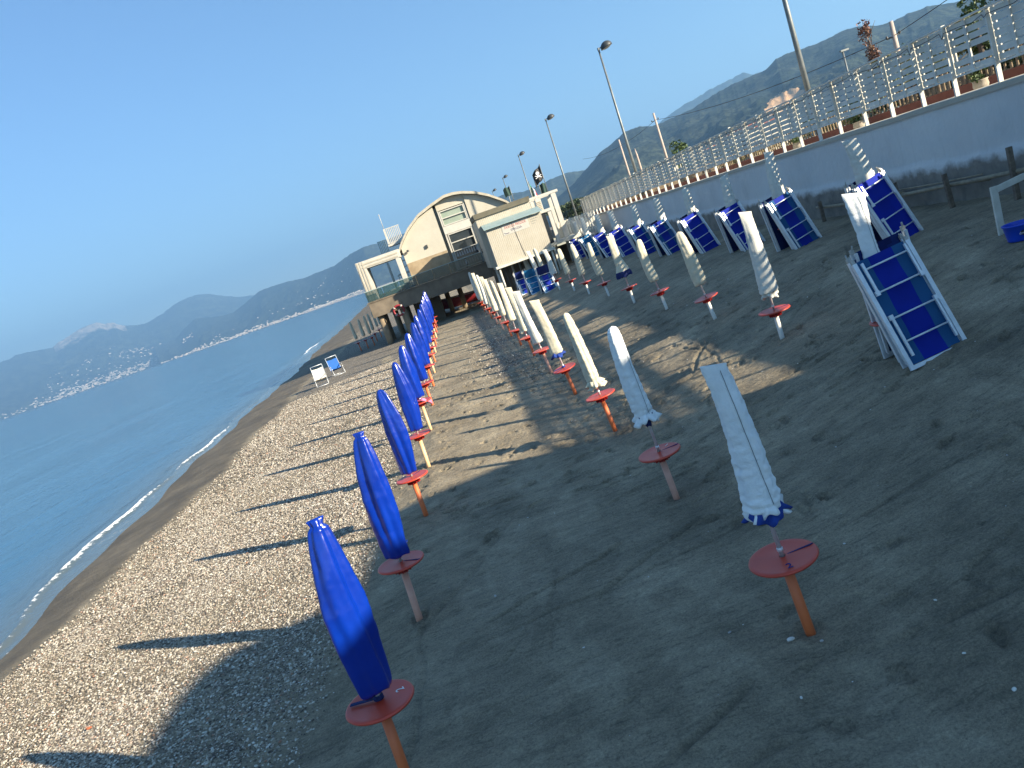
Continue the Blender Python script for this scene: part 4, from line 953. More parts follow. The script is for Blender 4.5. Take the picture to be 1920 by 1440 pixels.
# stair tower / baluster screens beyond the frame
up = empty('roof_terrace_stair', (-2.6, 52, 2.5), label='white railed stair and landing behind the left end of the arch', cat='stair')
UO = (-2.6, 52, 2.5)
def rail(x0, x1, y, z0, z1, n, parent, O, nm='railing', mat='white_paint', rz=0):
    m_ = MB(); m_.box((x0 - O[0], y - O[1], z1 - .05 - O[2]), (x1 - O[0], y + .05 - O[1], z1 - O[2])); m_.box((x0 - O[0], y - O[1], z0 - O[2]), (x1 - O[0], y + .05 - O[1], z0 + .05 - O[2]))
    for k in range(n):
        x = x0 + (x1 - x0) * (k + .5) / n; m_.box((x - .025 - O[0], y + .01 - O[1], z0 + .052 - O[2]), (x + .025 - O[0], y + .04 - O[1], z1 - .052 - O[2]))
    return m_.build(nm, mat, parent)
tb((-2.95, 51.9, 5.45), (-1.75, 53.5, 5.6), 'landing', 'white_paint', up, UO)
rail(-2.75, -1.85, 51.92, 5.62, 6.62, 8, up, UO)
tb((-2.92, 51.85, 5.61), (-2.78, 52, 6.62), 'corner_post', 'white_paint', up, UO)
rail(-3.6, -3.0, 52.4, 5.0, 6.0, 6, up, UO, mat='pale_metal')
m_ = MB(); m_.tube([(-2.85 - UO[0], 0, 6.6 - UO[2]), (-2.85 - UO[0], 0, 7.55 - UO[2])], .018, 8); m_.lathe([(.02, 0), (.05, .03), (.02, .08)], 8, c=(-2.85 - UO[0], 0, 7.53 - UO[2])); m_.build('mast', 'white_paint', up)
tb((-3.5, 52.3, 2.55), (-3.35, 52.45, 5.0), 'stair_post', 'white_paint', up, UO); tb((-2.1, 52.3, 2.55), (-1.95, 52.45, 5.44), 'stair_post', 'white_paint', up, UO)
for k in range(6): tb((-3.45 + .2 * k, 53, 2.7 + .4 * k), (-2.2 + .2 * k, 53.3, 2.76 + .4 * k), 'tread', 'white_wood', up, UO)
rail(-3.2, -2.2, 54, 2.55, 3.5, 6, up, UO)

# white beach hut on stilts with the shower sign
M['hut_boards'] = simple('hut_boards', (.47, .44, .36), (.41, .38, .30), 1.5, rough=.7)
def boards(m):
    nt = m.node_tree; b_ = nt.nodes['Principled BSDF']; g = N(nt, 'ShaderNodeTexCoord'); w = N(nt, 'ShaderNodeTexWave', Scale=3.1, bands_direction='X'); w.inputs['Distortion'].default_value = .2
    nt.links.new(g.outputs['Object'], w.inputs['Vector']); r_ = ramp(nt, w.outputs['Fac'], [(.02, (0, 0, 0)), (.12, (1, 1, 1))]); bp = N(nt, 'ShaderNodeBump', Strength=1.0, Distance=.02)
    nt.links.new(r_.outputs[0], bp.inputs['Height']); nt.links.new(bp.outputs[0], b_.inputs['Normal'])
boards(M['hut_boards'])
hut = empty('beach_hut', (4.2, 41, 2.1), label='white boarded hut on stilts with a cold showers sign', cat='hut')
HO = (4.2, 41, 2.1)
tb((2.72, 41.0, 2.16), (5.76, 43, 4.12), 'front_wall', 'hut_boards', hut, HO)
tb((2.45, 42.0, 2.16), (5.5, 45.9, 4.84), 'upper_wall', 'hut_boards', hut, HO)
m_ = MB(); m_.prism([(2.40 - HO[0], 4.85 - HO[2]), (5.52 - HO[0], 4.85 - HO[2]), (5.56 - HO[0], 5.12 - HO[2]), (2.36 - HO[0], 5.12 - HO[2])], .9, 5.0); m_.build('roof', 'olive_roof', hut)
m_ = MB(); V = [(2.62, 40.8, 4.13), (5.84, 40.8, 4.13), (5.84, 41.98, 4.42), (2.62, 41.98, 4.42)]; V = [(x - HO[0], y - HO[1], z - HO[2]) for x, y, z in V]; V += [(x, y, z + .04) for x, y, z in V]
m_.add(V, [(3, 2, 1, 0), (4, 5, 6, 7), (0, 1, 5, 4), (1, 2, 6, 5), (2, 3, 7, 6), (3, 0, 4, 7)]); m_.build('pent_roof', 'pale_metal', hut)
tb((2.6, 40.9, 2.02), (5.9, 43.2, 2.155), 'floor_beam', 'white_wood', hut, HO)
m_ = MB(); m_.tube([(4.12 - HO[0], -.015, 4.1 - HO[2]), (4.3 - HO[0], -.015, 2.2 - HO[2])], .008, 5); m_.build('cable', 'cable', hut)
for (x, y) in [(2.75, 41.05), (5.7, 41.1), (4.3, 42.8), (2.75, 43), (5.6, 43), (3.6, 43), (4.9, 43.4), (2.8, 44.8), (4.2, 44.9), (5.6, 44.9)]:
    m_ = MB(); m_.tube([(x - HO[0], y - HO[1], gz(x, y) - .4 - HO[2]), (x - HO[0], y - HO[1], 2.03 - HO[2])], .055, 10); m_.build('stilt', 'white_wood', hut)
tb((2.6, 45.2, -.2), (8.9, 45.4, 2.0), 'back_screen', 'concrete', hut, HO)
m_ = MB()
for k in range(11): m_.tube([(3.3 + .23 * k - HO[0], 44.4 - HO[1], .3 - HO[2]), (3.25 + .23 * k - HO[0], 44.5 - HO[1], 2.0 - HO[2])], .02, 6)
m_.build('stored_poles', 'pole_grey', hut)
# sign
sg = MB(); sg.box((3.55 - HO[0], -.012, 3.55 - HO[2]), (5.0 - HO[0], -.003, 4.08 - HO[2])); sgo = sg.build('sign_board', 'white_paint', hut)
RX = Matrix.Rotation(R(90), 4, 'X')
text_mesh('DOCCE FREDDE', .19, 'sign_lettering', 'text_red', sgo, Matrix.Translation((4.28 - HO[0], -.014, 3.92 - HO[2])) @ RX, .001, .86)
text_mesh('SPIAGGIA', .17, 'sign_lettering', 'text_navy', sgo, Matrix.Translation((4.28 - HO[0], -.014, 3.72 - HO[2])) @ RX, .001, .86)
m_ = MB(); m_.tube([(3.62 - HO[0], -.02, 3.68 - HO[2]), (3.66 - HO[0], -.02, 3.62 - HO[2]), (3.86 - HO[0], -.02, 3.62 - HO[2])], .012, 5); m_.build('arrow_mark', 'text_navy', sgo)
m_ = MB()
for k in range(3): m_.box((5.15 - HO[0], -.01, 3.9 - .12 * k - HO[2]), (5.5 - .08 * k - HO[0], -.002, 3.915 - .12 * k - HO[2]))
m_.build('small_notice', 'pole_grey', hut)
# doorway part and pergola to the right
pg = empty('pergola', (6.6, 43, 2.3), label='cream pergola with wide posts to the right of the hut', cat='pergola')
PO = (6.6, 43, 2.3)
tb((5.79, 41.3, 2.36), (6.02, 42.9, 4.0), 'dark_doorway', 'window_dark', pg, PO)
tb((6.16, 41.25, 2.3), (6.34, 41.5, 4.12), 'door_post', 'white_paint', pg, PO)
tb((5.78, 41.2, 4.01), (6.42, 42.9, 4.16), 'door_head', 'white_paint', pg, PO)
tb((5.5, 42.9, 4.9), (7.3, 43.1, 5.03), 'beam', 'white_paint', pg, PO); tb((5.5, 44.9, 4.9), (7.3, 45.1, 5.03), 'beam', 'white_paint', pg, PO)
tb((7.2, 43.12, 4.88), (7.3, 44.88, 5.0), 'beam', 'white_paint', pg, PO)
for x, y, w in [(7.0, 42.95, .26), (6.1, 42.95, .3), (7.02, 44.9, .2), (6.0, 44.9, .2)]: tb((x - w / 2, y - .08, 2.38), (x + w / 2, y + .08, 4.88), 'post', 'white_paint', pg, PO)
m_ = MB()
for k in range(7): m_.box((5.98 - PO[0], 42.85 - PO[1], 4.1 + .09 * k - PO[2]), (6.2 - PO[0], 42.868 - PO[1], 4.14 + .09 * k - PO[2]))
m_.build('notice', 'bamboo', pg)
dk = empty('timber_deck', (7.4, 43, 2.3), label='grey timber deck with a slatted screen between the pergola and the wall', cat='deck')
DO = (7.4, 43, 2.3)
tb((5.9, 42.6, 2.18), (8.95, 47, 2.36), 'deck_boards', 'white_wood', dk, DO)
m_ = MB()
for k in range(17): x = 6.45 + k * .145; m_.box((x - DO[0], .3, 2.4 - DO[2]), (x + .11 - DO[0], .34, 3.28 - DO[2]))
m_.build('screen', 'white_wood', dk)
for x, y in [(6.1, 42.7), (7.4, 42.7), (8.7, 42.8), (6.5, 44.5), (7.8, 44.5), (7.0, 43.5), (8.3, 43.6)]:
    m_ = MB(); m_.beam((x - DO[0], y - DO[1], gz(x, y) - .4 - DO[2]), (x - DO[0], y - DO[1], 2.175 - DO[2]), .1, .1, (0, 1, 0)); m_.build('stilt', 'white_wood', dk)
st = empty('beach_stair', (8.0, 41.6, 1.4), label='white metal stair and handrail coming down from the deck beside the wall', cat='stair'); SO = (8.0, 41.6, 1.4)
m_ = MB(); m_.tube([(-.3, -1.4, .2), (-.3, .9, 1.9)], .03, 8); m_.tube([(.3, -1.4, .2), (.3, .9, 1.9)], .03, 8)
for k in range(4):
    for sx in (-.3, .3): m_.tube([(sx, -1.3 + .65 * k, -.5 + .45 * k), (sx, -1.3 + .65 * k, .28 + .48 * k)], .022, 6)
m_.build('handrail', 'white_paint', st)
for k in range(5): tb((7.7, 40.3 + .42 * k, 1.15 + .22 * k), (8.3, 40.6 + .42 * k, 1.19 + .22 * k), 'step', 'white_wood', st, SO)

# boat, life ring, flags
bo = empty('rowing_boat', (.9, 56, gz(.9, 56)), R(0), 'dark red boat with a white stripe lying in the shade under the terrace', 'boat')
bo.location = (.5, 54.3, .05)
V = []; nn_ = 12
for i in range(nn_):
    t = i / (nn_ - 1); x = -1.7 + 3.6 * t; w = .75 * math.sin(min(1, t * 1.9 + .08) * 1.57) ; kz = .25 * (1 - t) ** 2; tz = .68 + .25 * (1 - t) ** 2
    for a in range(9):
        u = a / 8 * 2 - 1; V.append((x - (.35 * (1 - abs(u)) * (1 - t)), w * math.copysign(abs(u) ** .6, u), kz + (tz - kz) * abs(u) ** 1.8))
F = [(i * 9 + k, i * 9 + k + 1, (i + 1) * 9 + k + 1, (i + 1) * 9 + k) for i in range(nn_ - 1) for k in range(8)] + [tuple((nn_ - 1) * 9 + k for k in range(9))]
o_ = MB().add(V, F, True).build('hull', 'boat_red', bo); sd = o_.modifiers.new('t', 'SOLIDIFY'); sd.thickness = .03
m_ = MB()
for k in (0, 8): m_.tube([Vector(V[i * 9 + k]) + Vector((0, 0, .01)) for i in range(nn_)], .035, 6)
m_.build('gunwale', 'white_paint', bo)
x, z = P(748, 582, DY - .1)
lr = empty('life_ring', (x, DY - .12, z), label='red life ring hanging on the front edge of the terrace slab', cat='life ring')
m_ = MB(); m_.tube([(.3 * math.cos(t), 0, .3 * math.sin(t)) for t in np.linspace(0, 2 * math.pi, 33)], .06, 10, cap=False); m_.build('ring', 'boat_red', lr)
m_ = MB()
for a in (.8, 2.4, 3.9, 5.5): m_.tube([(.3 * math.cos(a + t), 0, .3 * math.sin(a + t)) for t in (-.14, 0, .14)], .079, 10)
m_.build('bands', 'plastic_white', lr)
bn = empty('bent_cord_lamp', (2.55, 45.3, 2.6), label='round dark lantern on a short post at the hut end of the glass balustrade', cat='lantern')
m_ = MB(); m_.tube([(0, 0, 0), (0, 0, .45)], .03, 8); m_.build('post', 'lamp_dark', bn); m_ = MB(); m_.lathe([(.01, .42), (.15, .48), (.19, .6), (.15, .72), (.01, .78)], 14); m_.build('lantern_head', 'lamp_dark', bn)
def flag(x, y, z0, h, w, fh, mats, label, wav=1.0, pole=.02, droop=.3, zf=None):
    r = empty('flag', (x, y, z0), label=label, cat='flag')
    m_ = MB(); m_.tube([(0, 0, 0), (0, 0, h)], pole, 8); m_.build('flagpole', 'pole_grey', r)
    nu, nv = 18, 8; n = len(mats)
    for b_ in range(n):
        V = []
        for j in range(nv):
            for i in range(nu // n + 1):
                u = (b_ + i / (nu // n)) / n; v = j / (nv - 1)
                V.append((w * u * .9 * wav, .07 * math.sin(u * 8 + v), h - .03 - v * fh - droop * u * fh - .04 * math.sin(u * 7)))
        q = nu // n + 1
        o_ = MB().add(V, [(j * q + i, j * q + i + 1, (j + 1) * q + i + 1, (j + 1) * q + i) for j in range(nv - 1) for i in range(q - 1)], True).build('flag_cloth', mats[b_], r)
        sd = o_.modifiers.new('t', 'SOLIDIFY'); sd.thickness = .008
    return r
x, z = P(1000, 370, 43.5); zt = P(996, 338, 43.5)[1]
flag(x, 43.5, 5.05, zt - 5.05, .55, .85, ['flag_green', 'flag_white', 'flag_red'], 'Italian flag of green, white and red drooping above the hut roof', .55, droop=1.0)
x, z = P(1023, 345, 44.5); zt = P(1023, 303, 44.5)[1]
fb = flag(x, 44.5, 5.03, zt - 5.03, -.62, .75, ['black'], 'black flag with a white skull and crossbones above the pergola', 1, droop=.55)
zc = zt - 5.03 - .03 - .5
m_ = MB(); m_.lathe([(.001, -.02), (.09, -.02), (.09, .0)], 14); 
sk = MB(); 
for (cx_, cz_, rr_) in [(-.27, zc + .06, .1), (-.27, zc - .05, .06)]:
    sk.add([(cx_ + rr_ * math.cos(a), -.09, cz_ + rr_ * math.sin(a)) for a in np.linspace(0, 6.2, 12)], [tuple(range(12))])
sk.beam((-.45, -.085, zc - .2), (-.08, -.085, zc - .05), .01, .035); sk.beam((-.45, -.082, zc - .05), (-.08, -.082, zc - .2), .01, .035)
sk.build('skull_mark', 'ink_white', fb)
x, z = P(1012, 352, 45); zt = P(1011, 348, 45)[1]
flag(x, 45, 5.03, zt - 5.03 + .12, .5, .6, ['flag_dark'], 'dark green limp flag between the Italian flag and the pergola', .8, droop=.1)
x, z = P(941, 355, 50); flag(x + .5, 50, 5.4, P(941, 355, 50)[1] - 5.3, -.55, .55, ['flag_dark'], 'small dark triangular flag at the right end of the arched roof', .9, droop=.2)

# ============================================================ far coast: hills
def px_azel(px, py):
    d = ray(px, py); return math.atan2(d.x, d.y), math.atan2(d.z, math.hypot(d.x, d.y))
def hills_material(name, g1, g2, rock, rockamt, scar=None, scale=.0022):
    m, nt, b = new_mat(name); L = nt.links; g = N(nt, 'ShaderNodeNewGeometry'); pos = g.outputs['Position']
    def noise(s, d=8):
        n = N(nt, 'ShaderNodeTexNoise', Scale=s, Detail=d, Roughness=.65); L.new(pos, n.inputs['Vector']); return n.outputs['Fac']
    c = ramp(nt, noise(scale), [(.35, g1), (.65, g2)])
    c2 = ramp(nt, noise(scale * 8, 12), [(.42, (.40, .42, .42)), (.5, (.9, .9, .9)), (.6, (1.6, 1.58, 1.5))]); mm = N(nt, 'ShaderNodeMix', data_type='RGBA', blend_type='MULTIPLY'); mm.inputs[0].default_value = 1
    L.new(c.outputs[0], mm.inputs[6]); L.new(c2.outputs[0], mm.inputs[7])
    at = N(nt, 'ShaderNodeAttribute', attribute_name='rock'); a = N(nt, 'ShaderNodeMath', operation='MULTIPLY_ADD'); a.inputs[1].default_value = .4; L.new(noise(scale * 6), a.inputs[0]); L.new(at.outputs['Fac'], a.inputs[2])
    rf = ramp(nt, a.outputs[0], [(.60 - rockamt, (0, 0, 0)), (.70 - rockamt, (1, 1, 1))])
    mx = N(nt, 'ShaderNodeMix', data_type='RGBA'); L.new(rf.outputs[0], mx.inputs[0]); L.new(mm.outputs[2], mx.inputs[6]); mx.inputs[7].default_value = (*rock, 1)
    bp = N(nt, 'ShaderNodeBump', Strength=1.0, Distance=.05 / scale); L.new(noise(scale * 5, 10), bp.inputs['Height']); L.new(bp.outputs[0], b.inputs['Normal'])
    L.new(mx.outputs[2], b.inputs['Base Color']); b.inputs['Roughness'].default_value = 1
    b.inputs['Specular IOR Level'].default_value = .1
    return m
def make_hills(name, sil, r0, r1, r2, mat, base=SEA, amp=.22, seed=1, nr=70, rocky=None, smooth_p=1.25, na=420):
    az = np.array([px_azel(*p)[0] for p in sil]); el = np.array([px_azel(*p)[1] for p in sil])
    A = np.linspace(az[0], az[-1], na); E = np.interp(A, az, el)
    fr0 = r0 if callable(r0) else (lambda a: r0 + 0 * a)
    fr1 = r1 if callable(r1) else (lambda a: r1 + 0 * a)
    fr2 = r2 if callable(r2) else (lambda a: r2 + 0 * a)
    def height(a, r):
        a = np.asarray(a, float); r = np.asarray(r, float)
        e = np.interp(a, az, el); e = e * (1 + .012 * fbm(a * 220, a * 0, 3, seed + 3)) ; R1 = fr1(a); hr = np.maximum(CAM[2] + np.tan(e) * R1, 3) - base
        t = (r - fr0(a)) / (R1 - fr0(a))
        x = a * R1; y = r
        w = (r1(np.array([0.]))[0] if callable(r1) else r1) * .1
        nz = 1 - np.abs(fbm(x / w, y / w, 5, seed)) * 2.2
        prof = np.where(t < 1, np.clip(t, 0, 1) ** smooth_p, np.clip(1 - .55 * (t - 1), .1, 1))
        g = amp * np.clip(t, 0, 1) * np.clip(1.0 - t, 0, 1) * 4 + .02
        h = base + hr * (prof + g * (nz - .75) * .55 * np.clip(t * 6, 0, 1))
        cap = CAM[2] + np.tan(e) * r - base                     # stay under the skyline in front of it
        h = np.where(t < .985, np.minimum(h, base + cap * .985), h)
        return np.where(t <= 0, base - 3 * (t < 0), h)
    T = np.concatenate([np.linspace(-.04, 1, nr), np.linspace(1.06, 1 + (1.0), 10)])
    AA, TT = np.meshgrid(A, T)
    RR = np.where(TT <= 1, fr0(AA) + TT * (fr1(AA) - fr0(AA)), fr1(AA) + (TT - 1) * (fr2(AA) - fr1(AA)))
    HH = height(AA, RR)
    rk = np.zeros_like(HH) if rocky is None else rocky(AA, TT, HH)
    o = grid_mesh(name, RR * np.sin(AA), RR * np.cos(AA), HH, mat, {'rock': rk}); tag(o, kind='structure')
    return height, fr0, fr1
z8 = lambda a, b: (a / 2.743, 440 + b / 2.743)
far_sil = [(-260, 770), (-60, 705)] + [z8(*p) for p in [(0, 655), (45, 640), (75, 620), (120, 608), (170, 598), (270, 580), (300, 552), (350, 520), (400, 488), (440, 470), (500, 450), (540, 458), (580, 450), (610, 462), (640, 468), (700, 465), (740, 458), (780, 440), (820, 415), (860, 388), (900, 358), (940, 336), (1000, 312), (1080, 305), (1160, 316), (1240, 320), (1310, 310), (1400, 330), (1560, 330)]]
near_sil = [z8(*p) for p in [(790, 575), (900, 540), (940, 490), (1000, 432), (1060, 425), (1150, 416), (1200, 400), (1260, 352), (1340, 285), (1400, 265), (1480, 240), (1560, 225), (1640, 190), (1720, 160), (1800, 100), (1880, 60), (1920, 48)]] + [(720, 452), (745, 440), (800, 430), (860, 420), (930, 395), (980, 375)]
M['hill_far'] = hills_material('hill_far', (.02, .03, .02), (.045, .055, .035), (.36, .33, .28), .12, scale=.0012)
M['hill_near'] = hills_material('hill_near', (.018, .028, .015), (.045, .052, .03), (.34, .30, .24), .05, scale=.002)
rk_far = lambda A, T, H: np.where((A < px_azel(240, 620)[0]) & (A > px_azel(95, 640)[0]), np.clip((T - .75) * 1.6, 0, .26), 0) + .10 * T + .05 * fbm(A * 150, T * 9, 4, 3)
hf = make_hills('far_hills', far_sil, 11500., 14500., 18000., M['hill_far'], seed=5, rocky=rk_far, smooth_p=1.0, nr=80)
aL = px_azel(290, 640)[0]; aR = px_azel(700, 520)[0]
r0n = lambda a: np.interp(a, [aL, aR, aR + .3], [9800, 5200, 4600]); r1n = lambda a: r0n(a) * 1.28; r2n = lambda a: r0n(a) * 1.6
hn = make_hills('bay_hills', near_sil, r0n, r1n, r2n, M['hill_near'], seed=9, rocky=lambda A, T, H: .05 * T, smooth_p=1.15)
mid_sil = [(900, 380), (949, 362), (980, 360), (1000, 352), (1018, 345), (1032, 336), (1065, 323), (1095, 319), (1130, 312), (1180, 300)]
M['hill_mid'] = hills_material('hill_mid', (.018, .028, .015), (.042, .05, .03), (.3, .27, .22), .05, scale=.003)
make_hills('mid_hills', mid_sil, 2900., 4600., 5600., M['hill_mid'], base=0, seed=15, na=160)
back_sil = [(1180, 262), (1238, 229), (1254, 216), (1278, 199), (1300, 187), (1330, 168), (1392, 136), (1410, 139), (1440, 132), (1500, 110)]
make_hills('back_ridge', back_sil, 5200., 7600., 9000., M['hill_far'], base=0, seed=19, na=120)
big_sil = [(1040, 375), (1077, 343), (1101, 315), (1124, 287), (1148, 268), (1171, 246), (1200, 237), (1223, 236), (1238, 231), (1266, 219), (1300, 202), (1340, 176), (1372, 158), (1400, 146), (1435, 130), (1454, 111), (1475, 101), (1500, 92), (1535, 80), (1590, 54), (1617, 49), (1645, 47), (1671, 41), (1698, 27), (1739, 11), (1760, 8), (1779, 5), (1830, -8), (1880, -30), (1960, -75), (2120, -100), (2300, -90)]
M['hill_big'] = hills_material('hill_big', (.012, .02, .015), (.032, .040, .027), (.30, .26, .19), .0, scale=.006)
scA = px_azel(1472, 185); 
def rk_big(A, T, H):
    el_ = np.arctan2(H - CAM[2], 1.0 * (1500 + T * 1700))
    a0, e0 = px_azel(1478, 182); a1, e1 = px_azel(1452, 205)
    s = np.exp(-(((A - a0) / .018) ** 2 + ((el_ - e0) / .008) ** 2)) + np.exp(-(((A - a1) / .010) ** 2 + ((el_ - e1) / .009) ** 2))
    return np.clip(s * 1.1 * (1 + .9 * fbm(A * 260, T * 40, 4, 6)), 0, 1.0) + .12 * fbm(A * 60, T * 6, 3, 2)
hb_ = make_hills('big_hill', big_sil, 1500., 3200., 4500., M['hill_big'], base=0, seed=25, nr=110, na=640, rocky=rk_big, amp=.3, smooth_p=1.1)
M['hill_big'].node_tree.nodes  # quarry colour
for n_ in M['hill_big'].node_tree.nodes:
    if n_.type == 'MIX' and n_.inputs[7].default_value[0] < .31 and not n_.inputs[7].is_linked: n_.inputs[7].default_value = (.50, .32, .17, 1)

# plain behind the promenade up to the hills
pv = []; 
o = MB().add([(60, -60, 2.5), (4200, -1500, 1.0), (4200, 4600, .5), (900, 5200, .3), (300, 2500, .3), (60, 800, .8), (30, 402, 2.5)], [(0, 1, 2, 3, 4, 5, 6)]).build('coastal_plain', simple('plain', (.07, .09, .045), (.16, .15, .09), .01, rough=1, world=True)); tag(o, kind='structure')
# beach of the town beyond the terrace
V = []; arr = np.linspace(px_azel(560, 560)[0], px_azel(760, 530)[0], 30)
for a in arr:
    r_ = float(r0n(np.array(a))); V += [((r_ - 70) * math.sin(a), (r_ - 70) * math.cos(a), SEA - .5), ((r_ - 20) * math.sin(a), (r_ - 20) * math.cos(a), SEA + 4), ((r_ + 60) * math.sin(a), (r_ + 60) * math.cos(a), SEA + 9)]
o = MB().add(V, [(3 * i + k, 3 * i + k + 1, 3 * i + 4 + k, 3 * i + 3 + k) for i in range(len(arr) - 1) for k in range(2)]).build('far_beach', simple('far_sand', (.5, .42, .3), (.4, .33, .24), .01, rough=1, world=True)); tag(o, kind='structure')

# white coastal houses
hs = random.Random(21)
def far_house(a, r, hfun, sc, wide=1.0):
    z = float(hfun(np.array(a), np.array(r))); return (r * math.sin(a), r * math.cos(a), z, sc, wide, a)
spots = []
def cluster(n, px0, px1, hfun, fr0, fr1, tmax, sc, power=2.0, tmin=.01):
    a0 = px_azel(px0, 788 - .3514 * px0)[0]; a1 = px_azel(px1, 788 - .3514 * px1)[0]
    for _ in range(n):
        a = hs.uniform(a0, a1); t = tmin + tmax * hs.random() ** power; r0_ = float(fr0(np.array(a))); r1_ = float(fr1(np.array(a)))
        spots.append(far_house(a, r0_ + t * (r1_ - r0_), hfun, hs.uniform(.6, 1.4) * sc, hs.uniform(.8, 2.2)))
cluster(55, 115, 200, *hf, .22, 24, 1.0); cluster(20, 110, 190, *hf, .05, 26)
cluster(40, 200, 300, *hf, .10, 24, 1.3); cluster(18, 0, 70, *hf, .08, 26); cluster(16, 240, 280, *hf, .12, 22, 1, .28); cluster(14, 180, 330, *hf, .35, 20, 1, .15)
cluster(25, 300, 350, *hn, .08, 24); cluster(16, 350, 374, *hn, .12, 20, 1, .62); cluster(60, 350, 520, *hn, .08, 20, 1.3); cluster(24, 400, 640, *hn, .35, 15, 1, .1)
NF = len(spots)
cluster(300, 60, 330, *hf, .14, 24, 1.8); cluster(160, 100, 320, *hf, .4, 20, 1.2, .03); cluster(200, 350, 520, *hn, .14, 18, 1.5)
cluster(700, 505, 700, *hn, .10, 12.5, 1.2); cluster(30, 560, 690, *hn, .5, 11, 1, .3)
def house_mb():
    m_ = MB(); m_.box((-.5, -.4, -.4), (.5, .4, .55)); m_.box((-.2, -.36, .551), (.35, .3, .75)); return m_
hm = house_mb().build('x', 'house_white'); hme = hm.data; bpy.data.objects.remove(hm)
ht = house_mb().build('x', simple('house_tan', (.62, .5, .38), (.5, .4, .32), .02, rough=.9, world=True)); htm = ht.data; bpy.data.objects.remove(ht)
near_first = sorted(spots, key=lambda s: -s[3] * s[4] / math.hypot(s[0], s[1]))
for s in near_first[:290]:
    o = bpy.data.objects.new('coastal_house', hme if hs.random() < .75 else htm); COL.objects.link(o); o.location = s[:3]; o.scale = (s[3] * s[4] * .62, s[3] * .62, s[3] * .55); o.rotation_euler = (0, 0, -s[5] + hs.uniform(-.4, .4))
    tag(o, 'small pale house of the towns on the shore across the bay', 'house', 'pale houses of the towns across the bay')
tm = MB()
for s in near_first[290:]:
    mt = Matrix.Translation(s[:3]) @ Matrix.Rotation(-s[5] + hs.uniform(-.4, .4), 4, 'Z') @ Matrix.Diagonal((s[3] * s[4] * .6, s[3] * .6, s[3] * .6, 1)); tm.box((-.5, -.4, -.4), (.5, .4, .6), mt)
o = tm.build('distant_town', 'house_white'); tag(o, 'rest of the pale town strung along the far shore', 'town', kind='stuff')

# ============================================================ SEA
def water_material():
    m, nt, b = new_mat('sea_water'); L = nt.links; g = N(nt, 'ShaderNodeNewGeometry'); pos = g.outputs['Position']
    def noise(s, d=4, sc=(1, 1, 1), rz=0, r=.55):
        mp = N(nt, 'ShaderNodeMapping'); mp.inputs['Scale'].default_value = sc; mp.inputs['Rotation'].default_value = (0, 0, rz); L.new(pos, mp.inputs[0])
        n = N(nt, 'ShaderNodeTexNoise', Scale=s, Detail=d, Roughness=r); L.new(mp.outputs[0], n.inputs['Vector']); return n.outputs['Fac']
    at = N(nt, 'ShaderNodeAttribute', attribute_name='shallow'); fo = N(nt, 'ShaderNodeAttribute', attribute_name='foam')
    deep = ramp(nt, noise(.02, 4, (1, .35, 1), -.2), [(.35, (.012, .075, .15)), (.65, (.022, .11, .19))])
    mx = N(nt, 'ShaderNodeMix', data_type='RGBA'); L.new(at.outputs['Fac'], mx.inputs[0]); L.new(deep.outputs[0], mx.inputs[6]); mx.inputs[7].default_value = (.10, .115, .10, 1)
    fn = N(nt, 'ShaderNodeMath', operation='MULTIPLY_ADD'); fn.inputs[1].default_value = 1.6; fn.inputs[2].default_value = -.8; L.new(noise(7, 8, (1, .6, 1), 0, .75), fn.inputs[0])
    ad = N(nt, 'ShaderNodeMath', operation='ADD'); L.new(fn.outputs[0], ad.inputs[0]); L.new(fo.outputs['Fac'], ad.inputs[1])
    ff = ramp(nt, ad.outputs[0], [(.5, (0, 0, 0)), (.62, (1, 1, 1))])
    m2 = N(nt, 'ShaderNodeMix', data_type='RGBA'); L.new(ff.outputs[0], m2.inputs[0]); L.new(mx.outputs[2], m2.inputs[6]); m2.inputs[7].default_value = (.82, .84, .84, 1)
    L.new(m2.outputs[2], b.inputs['Base Color'])
    rr = N(nt, 'ShaderNodeMapRange'); rr.inputs['To Min'].default_value = .12; rr.inputs['To Max'].default_value = .8; L.new(ff.outputs[0], rr.inputs['Value']); L.new(rr.outputs[0], b.inputs['Roughness'])
    b.inputs['IOR'].default_value = 1.33
    b1 = N(nt, 'ShaderNodeBump', Strength=.6, Distance=.09); L.new(noise(1.3, 5, (1, .35, 1), .1), b1.inputs['Height'])
    b2 = N(nt, 'ShaderNodeBump', Strength=.35, Distance=.03); L.new(noise(6, 4, (1, .5, 1), -.2), b2.inputs['Height']); L.new(b1.outputs[0], b2.inputs['Normal'])
    b3 = N(nt, 'ShaderNodeBump', Strength=.5, Distance=.5); L.new(noise(.12, 4, (1, .3, 1), .15), b3.inputs['Height']); L.new(b2.outputs[0], b3.inputs['Normal'])
    L.new(b3.outputs[0], b.inputs['Normal']); return m
M['water'] = water_material()
